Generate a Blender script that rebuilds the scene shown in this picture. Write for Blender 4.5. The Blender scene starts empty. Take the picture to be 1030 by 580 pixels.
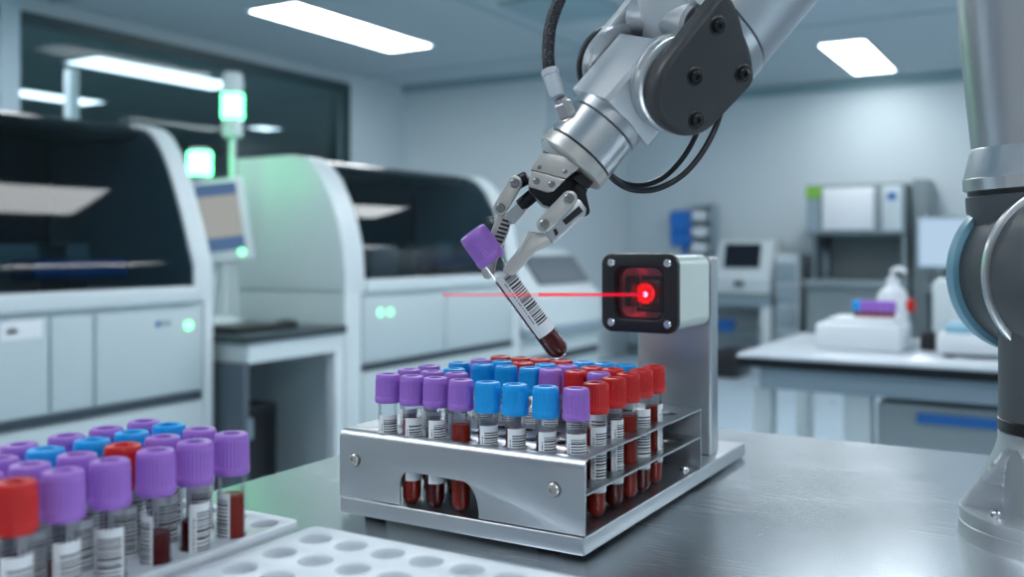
import bpy, bmesh, math, random
from mathutils import Vector, Matrix
random.seed(7)
PI = math.pi
SC = bpy.context.scene
COL = SC.collection

# ---------------------------------------------------------------- camera model
FPX = 958.0; CX = 515.0; CY = 248.0; YAW = math.radians(30.5); CAMZ = 0.1764
RT = Vector((math.cos(YAW), math.sin(YAW), 0)); FW = Vector((-math.sin(YAW), math.cos(YAW), 0)); UP = Vector((0, 0, 1))
CAM = Vector((0, 0, CAMZ))
def at(px, py, d): return CAM + (RT*((px-CX)/FPX) + UP*((CY-py)/FPX) + FW)*d
def on_x(px, X):
    t = (px-CX)/FPX; return -X*(RT.x+t*RT.y)/(RT.y-t*RT.x)
def on_y(px, Y):
    t = (px-CX)/FPX; return -Y*(RT.y-t*RT.x)/(RT.x+t*RT.y)
def dep(X, Y): return X*FW.x+Y*FW.y
def zat(py, X, Y): return CAMZ+(CY-py)/FPX*dep(X, Y)

# ---------------------------------------------------------------- materials
def mat(name, col, rough=.5, metal=0., spec=.5, coat=0., noise=0., nscale=30., bump=0., stretch=None, emit=None, estr=0., aniso=0., alpha=None):
    m = bpy.data.materials.new(name); m.use_nodes = True
    nt = m.node_tree; b = nt.nodes['Principled BSDF']
    b.inputs['Base Color'].default_value = (*col, 1); b.inputs['Roughness'].default_value = rough
    b.inputs['Metallic'].default_value = metal; b.inputs['Specular IOR Level'].default_value = spec
    b.inputs['Coat Weight'].default_value = coat; b.inputs['Coat Roughness'].default_value = .08
    b.inputs['Anisotropic'].default_value = aniso
    if emit: b.inputs['Emission Color'].default_value = (*emit, 1); b.inputs['Emission Strength'].default_value = estr
    if noise or bump:
        tc = nt.nodes.new('ShaderNodeTexCoord'); mp = nt.nodes.new('ShaderNodeMapping')
        nz = nt.nodes.new('ShaderNodeTexNoise'); nz.inputs['Scale'].default_value = nscale; nz.inputs['Detail'].default_value = 4
        nt.links.new(tc.outputs['Object'], mp.inputs['Vector']); nt.links.new(mp.outputs['Vector'], nz.inputs['Vector'])
        if stretch: mp.inputs['Scale'].default_value = stretch
        if noise:
            mr = nt.nodes.new('ShaderNodeMapRange'); mr.inputs['To Min'].default_value = max(0, rough-noise); mr.inputs['To Max'].default_value = rough+noise
            nt.links.new(nz.outputs['Fac'], mr.inputs['Value']); nt.links.new(mr.outputs['Result'], b.inputs['Roughness'])
        if bump:
            bp = nt.nodes.new('ShaderNodeBump'); bp.inputs['Strength'].default_value = bump; bp.inputs['Distance'].default_value = .001
            nt.links.new(nz.outputs['Fac'], bp.inputs['Height']); nt.links.new(bp.outputs['Normal'], b.inputs['Normal'])
    return m
def emis(name, col, s):
    m = bpy.data.materials.new(name); m.use_nodes = True; nt = m.node_tree; nt.nodes.clear()
    o = nt.nodes.new('ShaderNodeOutputMaterial'); e = nt.nodes.new('ShaderNodeEmission')
    e.inputs['Color'].default_value = (*col, 1); e.inputs['Strength'].default_value = s
    nt.links.new(e.outputs[0], o.inputs[0]); return m
def glassy(name, tint, refl=.12, rough=.02, blend=.35):
    m = bpy.data.materials.new(name); m.use_nodes = True; nt = m.node_tree; nt.nodes.clear()
    o = nt.nodes.new('ShaderNodeOutputMaterial'); t = nt.nodes.new('ShaderNodeBsdfTransparent'); g = nt.nodes.new('ShaderNodeBsdfGlossy')
    t.inputs['Color'].default_value = (*tint, 1); g.inputs['Roughness'].default_value = rough
    lw = nt.nodes.new('ShaderNodeFresnel'); lw.inputs['IOR'].default_value = 1.45
    mr = nt.nodes.new('ShaderNodeMapRange'); mr.inputs['To Min'].default_value = 0; mr.inputs['To Max'].default_value = refl
    mx = nt.nodes.new('ShaderNodeMixShader')
    nt.links.new(lw.outputs[0], mr.inputs['Value']); nt.links.new(mr.outputs['Result'], mx.inputs[0])
    nt.links.new(t.outputs[0], mx.inputs[1]); nt.links.new(g.outputs[0], mx.inputs[2]); nt.links.new(mx.outputs[0], o.inputs[0])
    return m
M = {}
M['steel'] = mat('brushed_steel', (.50, .525, .55), .36, 1, noise=.05, nscale=60, bump=.06, stretch=(1, 1, 30), aniso=.4)
M['steelh'] = mat('brushed_steel_flat', (.50, .53, .555), .36, 1, noise=.05, nscale=40, bump=.05, stretch=(2, 40, 2), aniso=.4)
M['alu'] = mat('satin_aluminium', (.56, .58, .61), .36, 1, noise=.03, nscale=300, bump=.05)
M['alu_cast'] = mat('cast_aluminium', (.60, .63, .66), .45, .85, noise=.05, nscale=500, bump=.05)
M['alu_bright'] = mat('polished_aluminium', (.74, .76, .79), .17, 1)
M['alu_semi'] = mat('turned_aluminium', (.66, .68, .70), .29, 1, noise=.03, nscale=200)
M['nickel'] = mat('nickel', (.56, .55, .53), .34, 1)
M['champagne'] = mat('bead_blasted_metal', (.56, .55, .53), .42, .75, noise=.04, nscale=600, bump=.08)
M['arm_dark'] = mat('dark_cast_cover', (.045, .049, .053), .42, .25, spec=.5, nscale=900, noise=.05, bump=.2)
M['arm_grey'] = mat('joint_grey', (.105, .115, .125), .45, .2, nscale=900, noise=.04, bump=.15)
M['blue_cap'] = mat('light_blue_plastic', (.25, .50, .64), .35)
M['black'] = mat('black_plastic', (.012, .013, .016), .35)
M['blackmetal'] = mat('black_metal', (.02, .022, .026), .28, .6)
M['rubber'] = mat('black_rubber', (.008, .012, .02), .38)
M['braid'] = mat('braided_sleeve', (.012, .014, .022), .5)
M['hose_white'] = mat('grey_plastic_collar', (.50, .54, .60), .35)
M['white_pl'] = mat('white_polystyrene', (.74, .79, .84), .38, nscale=80, noise=.04)
M['white_en'] = mat('white_enamel', (.60, .70, .66), .28, coat=.3)
M['mach'] = mat('machine_white', (.50, .59, .62), .42, nscale=12, noise=.05)
M['mach_l'] = mat('machine_light', (.62, .70, .73), .4, nscale=12, noise=.05)
M['mach_d'] = mat('machine_groove', (.035, .055, .07), .4)
M['lab_grey'] = mat('laboratory_grey', (.24, .30, .32), .5)
M['lab_mid'] = mat('laboratory_blue_grey', (.27, .36, .42), .5)
M['lab_top'] = mat('laboratory_worktop', (.60, .66, .72), .22)
M['dark_top'] = mat('dark_worktop', (.03, .045, .055), .3)
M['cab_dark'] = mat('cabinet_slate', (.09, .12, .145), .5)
M['blue'] = mat('bright_blue', (.01, .13, .42), .4)
M['greenlab'] = mat('lime_green', (.22, .5, .06), .5)
M['wall'] = mat('wall_paint', (.60, .68, .72), .7, nscale=3, noise=.04)
M['ceil'] = mat('ceiling_paint', (.44, .52, .56), .8, nscale=3, noise=.04)
M['ceil_line'] = mat('ceiling_grid_metal', (.27, .40, .44), .6)
M['floor'] = mat('vinyl_floor', (.50, .62, .72), .3, nscale=6, noise=.06)
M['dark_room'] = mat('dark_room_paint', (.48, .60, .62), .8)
M['frame_dark'] = mat('window_frame_dark', (.03, .06, .07), .5)
M['frame_white'] = mat('window_frame_white', (.45, .58, .66), .5)
M['purple'] = mat('purple_cap', (.34, .15, .60), .34, nscale=500, noise=.03)
M['cyan'] = mat('blue_cap_plastic', (.0, .33, .80), .32, nscale=500, noise=.03)
M['red'] = mat('red_cap', (.58, .010, .010), .32, nscale=500, noise=.03)
M['capin'] = mat('cap_rubber_centre', (.03, .02, .05), .6)
M['tubeg'] = glassy('clear_tube_plastic', (.95, .965, .975), .45, .04, .3)
M['blood'] = mat('blood', (.085, .003, .004), .25, spec=.22)
M['serum'] = mat('light_blood', (.25, .015, .007), .3, spec=.2)
M['paper'] = mat('label_paper', (.80, .83, .87), .5)
M['ink'] = mat('label_ink', (.012, .014, .02), .5)
M['hoodglass'] = glassy('smoked_hood_glass', (.26, .38, .44), .9, .04, .35)
M['pane'] = glassy('window_pane', (.80, .86, .87), .15, .02, .3)
M['lens'] = glassy('scanner_window', (.92, .82, .88), .8, .03, .3)
M['panel_light'] = emis('panel_light', (.93, .975, 1.0), 14.0)
M['panel_dim'] = emis('panel_light_far_room', (.72, .88, 1.0), 4.2)
M['green_lamp'] = emis('green_lamp', (.085, 1.0, .27), 12)
M['green_led'] = emis('green_led', (.22, 1.0, .42), 3.0)
M['laser'] = emis('laser_dot', (1.0, .05, .08), 28)
M['rubber_matt'] = mat('black_edge', (.012, .016, .02), .8, spec=.2)
M['redglow'] = mat('red_glow_tint', (.55, .02, .03), .3)  # the emitter's red glow is put into this surface colour
M['screwm'] = mat('dark_screw_steel', (.30, .31, .32), .3, 1)
M['pocket'] = mat('pocket_blue', (.02, .20, .68), .4)
M['screen'] = emis('screen_white', (.58, .78, 1.0), .8)
M['screen2'] = emis('screen_beige', (.50, .52, .50), .7)
M['screen3'] = emis('screen_blue', (.14, .26, .48), .6)
M['screend'] = mat('screen_dark', (.01, .015, .025), .15)
# laser beam: thin light shaft through hazy air
def beam_mat(name, s, tr):
    m = bpy.data.materials.new(name); m.use_nodes = True; nt = m.node_tree; nt.nodes.clear()
    o = nt.nodes.new('ShaderNodeOutputMaterial'); e = nt.nodes.new('ShaderNodeEmission'); t = nt.nodes.new('ShaderNodeBsdfTransparent')
    e.inputs['Color'].default_value = (1, .015, .05, 1); e.inputs['Strength'].default_value = s
    mx = nt.nodes.new('ShaderNodeMixShader'); mx.inputs[0].default_value = tr
    nt.links.new(t.outputs[0], mx.inputs[1]); nt.links.new(e.outputs[0], mx.inputs[2]); nt.links.new(mx.outputs[0], o.inputs[0])
    return m
M['beam'] = beam_mat('laser_beam_core', 1.0, .55)
M['beam2'] = beam_mat('laser_beam_far', .9, .22)
# stainless bench top
def bench_mat():
    m = mat('stainless_bench', (.64, .69, .73), .24, 1)
    nt = m.node_tree; b = nt.nodes['Principled BSDF']
    tc = nt.nodes.new('ShaderNodeTexCoord'); mp = nt.nodes.new('ShaderNodeMapping'); mp.inputs['Scale'].default_value = (4, 260, 1)
    nz = nt.nodes.new('ShaderNodeTexNoise'); nz.inputs['Scale'].default_value = 6; nz.inputs['Detail'].default_value = 5
    n2 = nt.nodes.new('ShaderNodeTexNoise'); n2.inputs['Scale'].default_value = 9; n2.inputs['Detail'].default_value = 4
    nt.links.new(tc.outputs['Object'], mp.inputs[0]); nt.links.new(mp.outputs[0], nz.inputs['Vector']); nt.links.new(tc.outputs['Object'], n2.inputs['Vector'])
    ad = nt.nodes.new('ShaderNodeMath'); ad.operation = 'ADD'; nt.links.new(nz.outputs['Fac'], ad.inputs[0]); nt.links.new(n2.outputs['Fac'], ad.inputs[1])
    mr = nt.nodes.new('ShaderNodeMapRange'); mr.inputs['From Min'].default_value = .6; mr.inputs['From Max'].default_value = 1.4
    mr.inputs['To Min'].default_value = .235; mr.inputs['To Max'].default_value = .285
    nt.links.new(ad.outputs[0], mr.inputs[0]); nt.links.new(mr.outputs[0], b.inputs['Roughness'])
    bp = nt.nodes.new('ShaderNodeBump'); bp.inputs['Strength'].default_value = .003; bp.inputs['Distance'].default_value = .0003
    nt.links.new(nz.outputs['Fac'], bp.inputs['Height']); nt.links.new(bp.outputs[0], b.inputs['Normal'])
    return m
M['bench'] = bench_mat()

# ---------------------------------------------------------------- mesh helpers
class MB:
    def __init__(s): s.bm = bmesh.new(); s.mi = 0; s.mats = []
    def _new(s, f0):
        s.bm.faces.ensure_lookup_table()
        return s.bm.faces[f0:]
    def box(s, x0, x1, y0, y1, z0, z1, bev=0, seg=2, mtx=None):
        f0 = len(s.bm.faces)
        r = bmesh.ops.create_cube(s.bm, size=1); v = r['verts']
        for q in v: q.co = Vector(((x0+x1)/2+q.co.x*(x1-x0), (y0+y1)/2+q.co.y*(y1-y0), (z0+z1)/2+q.co.z*(z1-z0)))
        if bev:
            es = list({e for q in v for e in q.link_edges}); rr = bmesh.ops.bevel(s.bm, geom=es, offset=bev, segments=seg, profile=.5, affect='EDGES')
            v = list({q for f in rr['faces'] for q in f.verts} | {q for q in v if q.is_valid})
        if mtx: bmesh.ops.transform(s.bm, matrix=mtx, verts=v)
        return s
    def prism(s, pts, vec, bev=0, seg=2):
        """closed polygon of 3D points extruded by vec"""
        vec = Vector(vec)
        a = [s.bm.verts.new(Vector(p)) for p in pts]; b = [s.bm.verts.new(Vector(p)+vec) for p in pts]
        n = len(pts); fs = [s.bm.faces.new(a), s.bm.faces.new(b[::-1])]
        for i in range(n): fs.append(s.bm.faces.new((a[i], b[i], b[(i+1) % n], a[(i+1) % n])))
        bmesh.ops.recalc_face_normals(s.bm, faces=fs)
        if bev:
            es = list(fs[0].edges)+list(fs[1].edges)
            bmesh.ops.bevel(s.bm, geom=es, offset=bev, segments=seg, profile=.5, affect='EDGES')
        return s
    def lathe(s, prof, org, axis, n=48, ref=None, rf=None, cap=True):
        """prof: (t, r) along axis"""
        axis = Vector(axis).normalized(); org = Vector(org)
        u = Vector(ref) if ref else (Vector((0, 0, 1)) if abs(axis.z) < .9 else Vector((1, 0, 0)))
        u = (u-axis*u.dot(axis)).normalized(); w = axis.cross(u)
        rows = []; fs = []
        for t, r in prof:
            if r <= 1e-7: rows.append([s.bm.verts.new(org+axis*t)])
            else:
                row = []
                for i in range(n):
                    a = 2*PI*i/n; rr = rf(r, t, a) if rf else r
                    row.append(s.bm.verts.new(org+axis*t+(u*math.cos(a)+w*math.sin(a))*rr))
                rows.append(row)
        for A, B in zip(rows, rows[1:]):
            for i in range(n):
                j = (i+1) % n
                if len(A) == 1 and len(B) == 1: continue
                if len(A) == 1: fs.append(s.bm.faces.new((A[0], B[i], B[j])))
                elif len(B) == 1: fs.append(s.bm.faces.new((A[i], B[0], A[j])))
                else: fs.append(s.bm.faces.new((A[i], B[i], B[j], A[j])))
        if cap:
            if len(rows[0]) > 1: fs.append(s.bm.faces.new(rows[0]))
            if len(rows[-1]) > 1: fs.append(s.bm.faces.new(rows[-1]))
        bmesh.ops.recalc_face_normals(s.bm, faces=fs)
        return s
    def cyl(s, p0, p1, r, n=32, bev=None, r1=None):
        p0 = Vector(p0); p1 = Vector(p1); L = (p1-p0).length; r1 = r if r1 is None else r1
        b = min(r, L)*.12 if bev is None else bev
        return s.lathe([(0, r-b), (b, r), (L-b, r1), (L, r1-b)] if b else [(0, r), (L, r1)], p0, p1-p0, n)
    def tube(s, pts, r, n=12, res=6, rad=None):
        P = [Vector(p) for p in pts]; out = []
        for i in range(len(P)-1):
            p0 = P[max(i-1, 0)]; p1 = P[i]; p2 = P[i+1]; p3 = P[min(i+2, len(P)-1)]
            for k in range(res):
                t = k/res
                out.append(.5*((2*p1)+(p2-p0)*t+(2*p0-5*p1+4*p2-p3)*t*t+(-p0+3*p1-3*p2+p3)*t*t*t))
        out.append(P[-1]); rows = []; u = None; fs = []
        for i, p in enumerate(out):
            d = (out[min(i+1, len(out)-1)]-out[max(i-1, 0)]).normalized()
            if u is None: u = d.orthogonal().normalized()
            u = (u-d*u.dot(d)).normalized(); w = d.cross(u)
            rr = rad(i/(len(out)-1)) if rad else r
            rows.append([s.bm.verts.new(p+(u*math.cos(2*PI*k/n)+w*math.sin(2*PI*k/n))*rr) for k in range(n)])
        for A, B in zip(rows, rows[1:]):
            for i in range(n): fs.append(s.bm.faces.new((A[i], B[i], B[(i+1) % n], A[(i+1) % n])))
        fs.append(s.bm.faces.new(rows[0])); fs.append(s.bm.faces.new(rows[-1]))
        bmesh.ops.recalc_face_normals(s.bm, faces=fs)
        return s
    def arc(s, r, a0, a1, z0, z1, n=14, th=.00008):
        """curved strip around z"""
        A = []; B = []
        for i in range(n+1):
            a = a0+(a1-a0)*i/n; c = math.cos(a); q = math.sin(a)
            A.append(s.bm.verts.new((r*c, r*q, z0))); B.append(s.bm.verts.new((r*c, r*q, z1)))
        for i in range(n): s.bm.faces.new((A[i], A[i+1], B[i+1], B[i]))
        return s
    def build(s, name, m, parent=None, org=None, ang=.6):
        bm = s.bm
        for f in bm.faces: f.smooth = True
        for e in bm.edges:
            if len(e.link_faces) == 2 and e.calc_face_angle(0) > ang: e.smooth = False
        if org is not None: bmesh.ops.translate(bm, verts=bm.verts, vec=-Vector(org))
        me = bpy.data.meshes.new(name); bm.to_mesh(me); bm.free()
        me.materials.append(M[m])
        o = bpy.data.objects.new(name, me); COL.objects.link(o)
        if org is not None: o.location = org
        if parent is not None:
            o.parent = parent
            if org is None and parent.get('_w'): pass
        return o
def plate(name, m, parent, outline, holes, th, origin, ux, uy, bev=.0003):
    """flat plate with holes: outline/holes in 2D (u,v); origin + ux*u + uy*v; thickness th along ux x uy"""
    cu = bpy.data.curves.new('tmp', 'CURVE'); cu.dimensions = '2D'; cu.fill_mode = 'BOTH'
    cu.extrude = th/2-bev; cu.bevel_depth = bev; cu.bevel_resolution = 1; cu.resolution_u = 1
    def spl(pts):
        sp = cu.splines.new('POLY'); sp.points.add(len(pts)-1)
        for p, q in zip(sp.points, pts): p.co = (q[0], q[1], 0, 1)
        sp.use_cyclic_u = True
    spl(outline)
    for h in holes: spl(h)
    # curve bevel grows the outline: acceptable at these sizes
    t = bpy.data.objects.new('tmp', cu); COL.objects.link(t)
    dg = bpy.context.evaluated_depsgraph_get(); me = bpy.data.meshes.new_from_object(t.evaluated_get(dg))
    bpy.data.objects.remove(t); bpy.data.curves.remove(cu)
    ux = Vector(ux); uy = Vector(uy); uz = ux.cross(uy); o3 = Vector(origin)
    mt = Matrix(((ux.x, uy.x, uz.x, o3.x), (ux.y, uy.y, uz.y, o3.y), (ux.z, uy.z, uz.z, o3.z), (0, 0, 0, 1)))
    me.transform(mt); me.name = name; me.materials.clear(); me.materials.append(M[m])
    bm = bmesh.new(); bm.from_mesh(me); bmesh.ops.remove_doubles(bm, verts=bm.verts, dist=1e-6); bmesh.ops.recalc_face_normals(bm, faces=bm.faces)
    for f in bm.faces: f.smooth = True
    for e in bm.edges:
        if len(e.link_faces) == 2 and e.calc_face_angle(0) > .6: e.smooth = False
    bm.to_mesh(me); bm.free()
    o = bpy.data.objects.new(name, me); COL.objects.link(o)
    if parent is not None: o.parent = parent
    return o
def circ(u, v, r, n=28): return [(u+r*math.cos(2*PI*i/n), v+r*math.sin(2*PI*i/n)) for i in range(n)]
def rrect(x0, x1, y0, y1, r, n=6):
    out = []
    for cx, cy, a in ((x1-r, y1-r, 0), (x0+r, y1-r, PI/2), (x0+r, y0+r, PI), (x1-r, y0+r, 1.5*PI)):
        for i in range(n+1): out.append((cx+r*math.cos(a+i/n*PI/2), cy+r*math.sin(a+i/n*PI/2)))
    return out
def struct(o): o['kind'] = 'structure'; return o
def tag(o, label, cat, group=None, kind=None):
    o['label'] = label; o['category'] = cat
    if group: o['group'] = group
    if kind: o['kind'] = kind
    return o
def thing(name, label, cat, loc, group=None):
    """Empty at the base; parts are meshed in world coordinates and keep them"""
    o = bpy.data.objects.new(name, None); COL.objects.link(o); o.location = Vector(loc); o.empty_display_size = .02
    return tag(o, label, cat, group)
PARTS = []
def part(mb, name, m, parent, label=None, ang=.6):
    """mesh given in world coordinates, parented to a thing placed at parent's location"""
    root = parent; off = Vector((0, 0, 0))
    while root is not None: off += root.location; root = root.parent
    o = mb.build(name, m, None, ang=ang); o.data.transform(Matrix.Translation(-off)); o.parent = parent
    if label: o['label'] = label
    return o
def pplate(name, m, parent, *a, label=None, **k):
    root = parent; off = Vector((0, 0, 0))
    while root is not None: off += root.location; root = root.parent
    o = plate(name, m, None, *a, **k); o.data.transform(Matrix.Translation(-off)); o.parent = parent
    if label: o['label'] = label
    return o
def screw(p, nrm, r, parent, m='nickel', name='screw', h=None):
    nrm = Vector(nrm).normalized(); h = h or r*.5
    mb = MB().lathe([(0, r), (h*.6, r), (h, r*.8), (h, r*.45), (h*.35, r*.40), (h*.35, 0)], Vector(p), nrm, 20)
    return part(mb, name, m, parent)

FLOOR = -.9; CEIL = CAMZ+1.5; BT = -.0013   # floor, ceiling, steel bench top

# ================================================================= the room
def sbox(name, m, *b, bev=0): return struct(MB().box(*b, bev=bev).build(name, m))
sbox('floor', 'floor', -5.5, 5.5, -3.0, 9.1, FLOOR-.1, FLOOR)
sbox('ceiling', 'ceil', -5.5, 5.5, -3.0, 9.1, CEIL, CEIL+.1)
sbox('wall_back', 'wall', -3.9, 5.5, 8.95, 9.1, FLOOR, CEIL)
w = MB().box(-5.5, -3.9, 7.2, 7.35, FLOOR, CEIL).box(-3.98, -3.9, 7.35, 8.95, FLOOR, CEIL)
struct(w.build('wall_back_left', 'wall'))
sbox('wall_right', 'wall', 5.5, 5.6, -3.0, 9.1, FLOOR, CEIL)
WY0, WY1 = .4, on_x(349, -5.4)
WZ1 = CAMZ+1.40; WZ0 = FLOOR+.95
wl = MB().box(-5.5, -5.4, -3.0, 7.2, FLOOR, WZ0).box(-5.5, -5.4, -3.0, 7.2, WZ1, CEIL).box(-5.5, -5.4, -3.0, WY0, WZ0, WZ1).box(-5.5, -5.4, WY1, 7.2, WZ0, WZ1)
struct(wl.build('wall_left', 'wall'))
wn = MB().box(-5.40, -5.36, WY0, WY1, WZ1-.07, WZ1).box(-5.40, -5.36, WY1-.07, WY1, WZ0, WZ1-.07).box(-5.40, -5.36, WY0, WY1-.07, WZ0, WZ0+.05).box(-5.40, -5.36, WY0, WY0+.07, WZ0+.05, WZ1-.07)
wf = struct(wn.build('window_1', 'frame_dark'))
pn = MB().box(-5.45, -5.44, WY0, WY1, WZ0, WZ1).build('window_pane', 'pane', wf)
ymul = on_x(12, -5.38)
MB().box(-5.43, -5.34, ymul-.09, ymul+.03, WZ0, WZ1+.12, bev=.01).build('mullion', 'frame_white', wf)
# ceiling trim lines (grid bars) and back wall coving
gb = MB()
for y in (.6, 3.6, 6.6): gb.box(-5.4, 5.5, y-.02, y+.02, CEIL-.006, CEIL)
for x in (-3.2, -.1, 3.0): gb.box(x-.02, x+.02, -3, 8.95, CEIL-.006, CEIL-.0005)
struct(gb.build('trim_1', 'ceil_line'))
sbox('trim_2', 'ceil_line', -3.9, 5.5, 8.90, 8.95, CEIL-.09, CEIL)
sbox('trim_3', 'ceil_line', -5.4, -3.9, 7.15, 7.2, CEIL-.06, CEIL)
sbox('baseboard_back', 'lab_grey', -3.9, 5.5, 8.93, 8.95, FLOOR, FLOOR+.1)
# room seen through the window
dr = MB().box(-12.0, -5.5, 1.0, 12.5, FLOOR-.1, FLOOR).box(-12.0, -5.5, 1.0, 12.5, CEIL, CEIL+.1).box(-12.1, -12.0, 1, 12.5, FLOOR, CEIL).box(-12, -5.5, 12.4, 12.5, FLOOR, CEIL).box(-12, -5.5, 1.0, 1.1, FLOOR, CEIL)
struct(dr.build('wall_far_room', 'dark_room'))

def ceiling_light(x0, x1, y0, y1, label, grp, glow='panel_light', z=CEIL):
    t = thing('ceiling_light', label, 'ceiling light', ((x0+x1)/2, (y0+y1)/2, z), grp)
    fr = MB().box(x0-.02, x1+.02, y0-.02, y0, z-.012, z-.001).box(x0-.02, x1+.02, y1, y1+.02, z-.012, z-.001).box(x0-.02, x0, y0, y1, z-.012, z-.001).box(x1, x1+.02, y0, y1, z-.012, z-.001)
    part(fr, 'frame', 'frame_white', t)
    part(MB().box(x0, x1, y0, y1, z-.008, z-.002), 'diffuser', glow, t)
G = 'long ceiling light panels'
ceiling_light(-4.50, -4.10, 4.35, 5.80, 'long white ceiling light above the two analysers, beside the braided hose', G)
ceiling_light(-1.62, -1.30, 7.22, 8.60, 'white ceiling light at the right, near the back wall', G)
for i, (x, y) in enumerate([(-4.29, 2.2), (-4.29, -.7), (-1.4, 5.0), (-1.4, 2.6), (-1.4, -.7), (1.5, 5.0), (1.5, 2.2), (1.5, -.7), (1.5, 8.0), (4.2, 5.0), (4.2, 2.2)]):
    ceiling_light(x-.23, x+.23, y-.72, y+.72, 'white ceiling light panel outside the picture, lighting the room', G)
G2 = 'ceiling lights in the room behind the glass'
ceiling_light(-7.05, -6.6, 4.8, 6.35, 'brightest ceiling light seen through the dark window, left of the beacon', G2, 'panel_dim')
ceiling_light(-9.0, -8.6, 5.45, 6.35, 'lower left ceiling light seen through the dark window behind the post', G2, 'panel_dim')
ceiling_light(-8.95, -8.65, 8.6, 8.95, 'small far ceiling light seen through the window right of the beacon', G2, 'panel_dim')

# smoke detector/vent rosette on ceiling
p = at(515, 2, 6.1*1.0)
xv, yv = -2.6, 5.3
tag(MB().box(-3.05, -2.45, 5.0, 5.6, CEIL-.02, CEIL-.001, bev=.006).build('ceiling_vent', 'ceil_line'), 'grey square ceiling vent between the light and the robot arm', 'vent')

# ================================================================= analysers
def analyser(name, label, X0, Y0, Y1, prof, rear, zledge, seams, zgroove, leds, fr_w, pos, inner_seed, nameplate):
    t = thing(name, label, 'laboratory analyser', (X0-.4, (Y0+Y1)/2, FLOOR), 'large laboratory analysers')
    xb = X0-rear
    # lower body
    part(MB().box(xb, X0-.012, Y0+.004, Y1-.004, FLOOR+.06, zledge, bev=.012), 'body', 'mach', t)
    part(MB().box(xb+.05, X0-.06, Y0+.03, Y1-.03, FLOOR, FLOOR+.06), 'plinth', 'mach_d', t)
    pts = [(X0, zledge-.005)]+[(X0+dx, z) for dx, z in prof]+[(xb, prof[-1][1]-.005), (xb, zledge-.005)]
    # end panels following the curved hood profile
    for a, b, nm in ((Y0, Y0+fr_w, 'end_panel'), (Y1-fr_w, Y1, 'end_panel')):
        part(MB().prism([(x, a, z) for x, z in pts], (0, b-a, 0), bev=.010, seg=3), nm, 'mach_l', t, ang=.45)
    # lower front end stiles
    part(MB().box(X0-.02, X0, Y0, Y0+fr_w*.8, FLOOR+.07, zledge, bev=.006), 'front_stile', 'mach_l', t)
    part(MB().box(X0-.02, X0, Y1-fr_w*.5, Y1, FLOOR+.07, zledge, bev=.006), 'front_stile', 'mach_l', t)
    # top cover
    zt = prof[-1][1]
    part(MB().box(xb, X0+prof[-1][0], Y0+fr_w, Y1-fr_w, zt-.05, zt-.008, bev=.01), 'top_cover', 'mach_d', t)
    part(MB().box(xb, xb+.03, Y0+fr_w, Y1-fr_w, zledge, zt-.05), 'rear_wall', 'mach_d', t)
    # glass hood : thin curved sheet
    g = MB(); n = len(prof); rows = []
    gp = [(X0-.012, zledge+.045)]+[(X0+dx-.012, z-.008) for dx, z in prof if z > zledge+.06]
    for yy in (Y0+fr_w, Y1-fr_w): rows.append([g.bm.verts.new((x, yy, z)) for x, z in gp])
    for i in range(len(gp)-1): g.bm.faces.new((rows[0][i], rows[1][i], rows[1][i+1], rows[0][i+1]))
    part(g, 'hood_glass', 'hoodglass', t, 'dark smoked hood window')
    # ledge below the glass
    part(MB().box(X0-.08, X0+.012, Y0+fr_w, Y1-fr_w*.9, zledge-.015, zledge+.045, bev=.012, seg=3), 'window_ledge', 'mach_l', t)
    # inside
    rn = random.Random(inner_seed)
    part(MB().box(xb+.03, X0-.06, Y0+fr_w, Y1-fr_w, zledge, zledge+.03), 'deck', 'cab_dark', t)
    y = Y0+fr_w+.1
    mb = MB()
    while y < Y1-fr_w-.2:
        wd = rn.uniform(.08, .2); mb.box(X0-.45, X0-.25, y, y+wd, zledge+.03, zledge+rn.uniform(.1, .22), bev=.01); y += wd+rn.uniform(.05, .12)
    part(mb, 'sample_modules', 'lab_grey', t)
    part(MB().box(X0-.22, X0-.10, Y1-.62, Y1-.28, zledge+.08, zledge+.14, bev=.01), 'reagent_tray', 'blue', t, 'blue tray behind the glass')
    # doors and groove
    ys = [Y0+fr_w*.8+.004]+list(seams)+[Y1-fr_w*.5-.004]
    for a, b in zip(ys, ys[1:]):
        part(MB().box(X0-.018, X0+.002, a+.005, b-.005, zgroove+.018, zledge-.03, bev=.005), 'door', 'mach', t)
    part(MB().box(X0-.03, X0-.004, Y0+fr_w*.8, Y1-fr_w*.5-.01, zgroove-.016, zgroove+.012), 'handle_groove', 'mach_d', t)
    part(MB().box(X0-.018, X0+.004, Y0+fr_w*.8+.004, Y1-fr_w*.5-.004, FLOOR+.08, zgroove-.022, bev=.005), 'drawer', 'mach', t)
    for (ly, lz) in leds:
        l = part(MB().lathe([(0, .0165), (.004, .0165), (.009, .010), (.011, 0)], (X0+.002, ly, lz), (1, 0, 0), 20), 'status_light', 'green_led', t)
    for (a, b, z0, z1, mm) in nameplate:
        part(MB().box(X0+.002, X0+.0035, a, b, z0, z1), 'nameplate', mm, t)
    return t
X1 = -2.65
Y1a, Y1b = .35, on_x(215, X1)
zl = zat(299, X1, Y1b)
seam = [on_x(50, X1), on_x(95, X1)]
seam0 = [.75, 1.2]+seam
prof1 = [(0, CAMZ-.06), (-.028, CAMZ+.02), (-.055, CAMZ+.10), (-.085, CAMZ+.18), (-.13, CAMZ+.285), (-.17, CAMZ+.355), (-.21, CAMZ+.405), (-.25, CAMZ+.433), (-.31, CAMZ+.448)]
yl = on_x(189, X1)
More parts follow.
